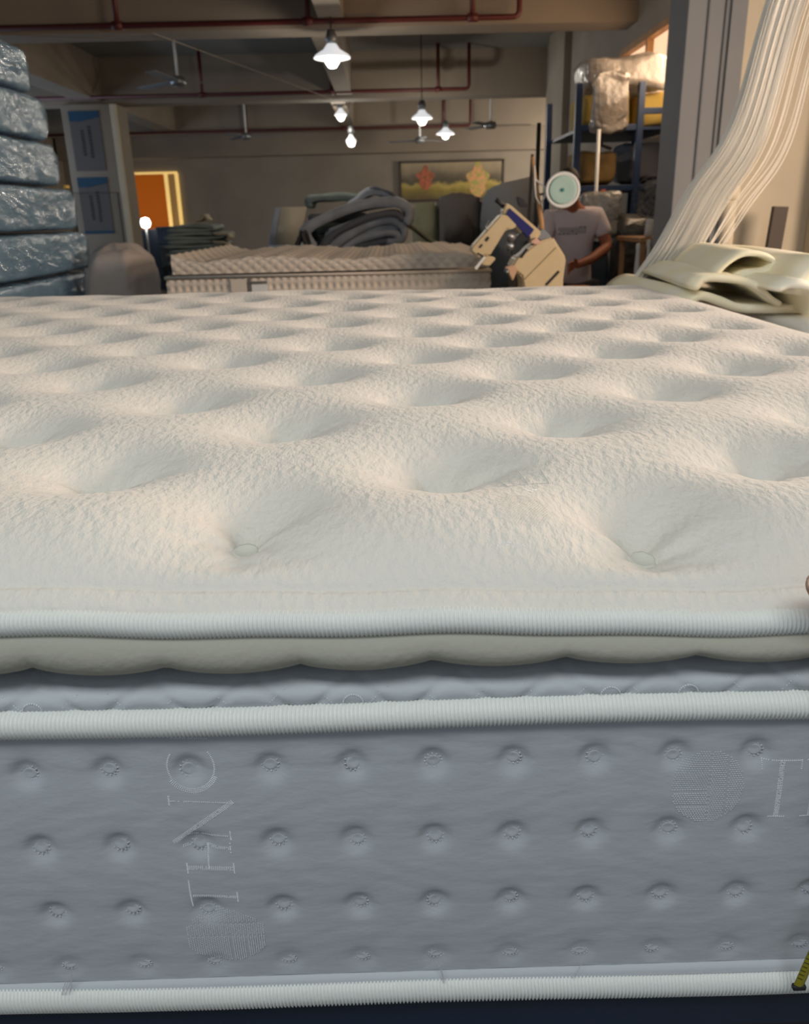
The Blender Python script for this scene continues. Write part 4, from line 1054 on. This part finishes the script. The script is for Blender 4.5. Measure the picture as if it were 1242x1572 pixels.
pblock('foam_block', [(.46, .0), (.46, 1.50), (.62, 1.545), (.80, 1.51), (.86, 1.48), (.86, 0)], 8.0, 8.6, M['greyblk'], 'tall taupe foam block standing in front of the painting', 'foam block')
pblock('foam_block', [(.22, .0), (.22, 1.44), (.36, 1.47), (.45, 1.46), (.45, 0)], 8.05, 8.6, M['olive'], 'olive grey foam block left of the taupe block', 'foam block')
pblock('foam_block', [(.50, 1.08), (.50, 1.36), (.74, 1.34), (.74, 1.08)], 7.7, 7.98, M['greyblk'], 'small taupe foam block set before the tall one', 'foam block').location.z = -.0
pblock('foam_sheet', [(.87, .0), (.83, 1.28), (.86, 1.53), (.99, 1.60), (1.31, 1.66), (1.38, 1.30), (1.36, 0)], 7.9, 8.0, M['greysheet'], 'large cool grey foam sheet standing behind the machine', 'foam sheet')
pblock('board', [(-1.28, 1.09), (-1.22, 1.09), (-1.13, 1.46), (-1.18, 1.46)], 9.0, 9.3, M['quilt'], 'grey edge of a panel leaning against the pale board', 'board', .004)
pblock('board', [(-1.22, 1.09), (-.98, 1.09), (-.86, 1.46), (-1.12, 1.46)], 9.05, 9.1, M['wall2'], 'pale board leaning left of the quilt heap', 'board', .004)
pblock('foam_block', [(-1.30, 0), (-1.30, 1.09), (-.7, 1.09), (-.7, 0)], 8.95, 9.6, M['quilt'], 'low grey block the pale board stands on', 'foam block', .02)

# folded fabric pile at the left
def left_pile():
    tb = thing('stool', 'dark stand under the pile of folded green fabric', 'stand', (-1.62, 7.35, 0))
    box('tabletop', (0, 0, .98), (.56, .6, .04), M['black'], tb); 
    for a in (-1, 1):
        for b in (-1, 1): box('leg', (a*.25, b*.27, .48), (.04, .04, .96), M['black'], tb)
    zs = 1.0
    labs = ['bottom', 'second lowest', 'middle', 'second highest', 'top']
    for i, (h, x0, x1, m) in enumerate(((.065, -1.85, -1.42, 'greenq'), (.065, -1.87, -1.44, 'greenq'), (.07, -1.88, -1.40, 'greenq'), (.06, -1.87, -1.38, 'greenq'), (.06, -1.83, -1.46, 'greenq'))):
        t = thing('folded_fabric', 'folded grey green fabric, %s of the left pile' % labs[i], 'fabric', ((x0+x1)/2, 7.3, zs), 'folded fabrics in the left pile')
        zc = zs+h/2
        sheet('fold', [(x0+.04, zc+h*.25), (-1.6, zc+h*.3), (x1, zc+h*.2), (x1+.02, zc), (x1-.02, zc-h*.22), (-1.6, zc-h*.25), (x0, zc-h*.22)], h*.42, 7.08, 7.5, M[m], t, wob=.006)
        if i in (1, 2, 3): sheet('lining', [(x1-.07, zc+h*.30), (x1+.03, zc+h*.15), (x1+.065, zc-h*.15), (x1+.04, zc-h*.5)], .022, 7.05, 7.2, M['beigeq'], t, wob=.006)
        zs += h
        settle(t)
    tag(sheet('cloth', [(-1.60, 1.345), (-1.55, 1.36), (-1.52, 1.39), (-1.49, 1.35)], .02, 7.1, 7.3, M['beigeq'], wob=.005), 'crumpled beige scrap on top of the left pile', 'cloth')
left_pile()
for i, (x, z, s, m, lab) in enumerate(((-2.02, .30, (.26, .4, .60), 'navycloth', 'slate blue crate at the bottom beside the left column'), (-2.0, .78, (.25, .38, .32), 'navycloth', 'slate blue crate second from below beside the left column'),
                                    (-2.0, 1.05, (.25, .38, .18), 'quiltd', 'dark blue crate near the top beside the left column'), (-2.02, 1.23, (.25, .36, .15), 'navycloth', 'top slate blue crate beside the left column'))):
    t = thing('crate', lab, 'crate', (x+.06, 7.9, z-s[2]/2), 'crates beside the left column')
    box('body', (0, 0, s[2]/2), s, M[m], t, bevel=.008)
    box('rim', (0, 0, s[2]-.012), (s[0]+.012, s[1]+.012, .02), M[m], t, bevel=.003)

# white sacks beside the stack
bundle('sack', (-1.63, 5.15, .605), (.36, .5, 1.21), M['sackm'], 'big greyish white sack bulging beside the blue stack', 'sack', .045, .12, nsc=5)
bundle('sack', (-1.55, 4.62, .45), (.24, .34, .98), M['sackm'], 'smaller greyish sack in front of the big sack', 'sack', .035, .10)

# ---------------------------------------------------------------- stack of wrapped blue mattresses
def packs():
    from mathutils import noise as nz
    bounds = [0, .215, .43, .645, .86, 1.075, 1.31, 1.55, 1.785, 2.02, 2.25]
    xs = [0, .0, .01, 0, .02, .015, .0, -.02, -.03, -.05]
    ye = [5.42, 5.42, 5.42, 5.42, 5.43, 5.40, 5.33, 5.20, 5.16, 5.06]
    words = ['lowest', 'second from the floor', 'third from the floor', 'fourth from the floor', 'level with the mattress edge', 'fifth from the top', 'fourth from the top', 'third from the top', 'second from the top', 'topmost']
    for i in range(10):
        z0, z1 = bounds[i], bounds[i+1]; h = z1-z0
        lx, ly = 1.4, ye[i]-3.2; n, k = 64, 84
        o = thing('wrapped_mattress', 'blue mattress pack in shiny clear film, %s of the left stack' % words[i], 'mattress', (-1.9+xs[i]-lx/2, 3.2+ly/2, z0), 'wrapped mattresses in the left stack')
        # superellipse cross section rings along Y
        V = []
        tt = np.linspace(0, 2*PI, k, endpoint=False)
        off = Vector((i*7.3, i*3.1, 0))
        for a in range(n):
            f = a/(n-1); y = -ly/2+f*ly
            e = 1-abs(2*f-1)**18*.35
            for b in tt:
                c, s = math.cos(b), math.sin(b)
                x = math.copysign(abs(c)**.10, c)*lx/2; z = math.copysign(abs(s)**.17, s)*h/2*.965
                if abs(f-.5) > .47: z *= e; x *= (1-.03*(1-e))
                p = Vector((x, y, z))
                out = .010*nz.noise(Vector((y*4, z*6, 1))+off) + .005*nz.noise(Vector((y*12+z*16, z*14, 5))+off)+.0025*nz.noise(Vector((y*34+z*45, z*30-y*9, 9))+off)
                p.x += math.copysign(out, x) if abs(x) > lx*.45 else 0
                p.z += .006*nz.noise(Vector((x*5, y*6, 2))+off)*(1 if z > 0 else .2)
                V.append((p.x, p.y, p.z+h/2))
        F = grid_faces(n, k, False, True)
        for base, y in ((0, -ly/2-.004), ((n-1)*k, ly/2+.004)):
            V.append((0, y, h/2)); ci = len(V)-1
            for b in range(k): F.append((base+(b+1) % k, base+b, ci) if base == 0 else (base+b, base+(b+1) % k, ci))
        mesh('film_wrapped_body', V, F, M['pack'], o)
        tube('film_seam', [(lx/2-.012, y_, h*.93+.002*math.sin(y_*9+i)) for y_ in np.linspace(-ly/2+.05, ly/2-.05, 40)], .004, M['pack'], o, n=6)
packs()
o = tag(box('tag', (-1.885, 5.16, 1.553), (.02, .045, .018), mat('yellow_tag', 'D8B456', .6), bevel=.004), 'tiny yellow tag sticking out between two blue packs', 'tag')
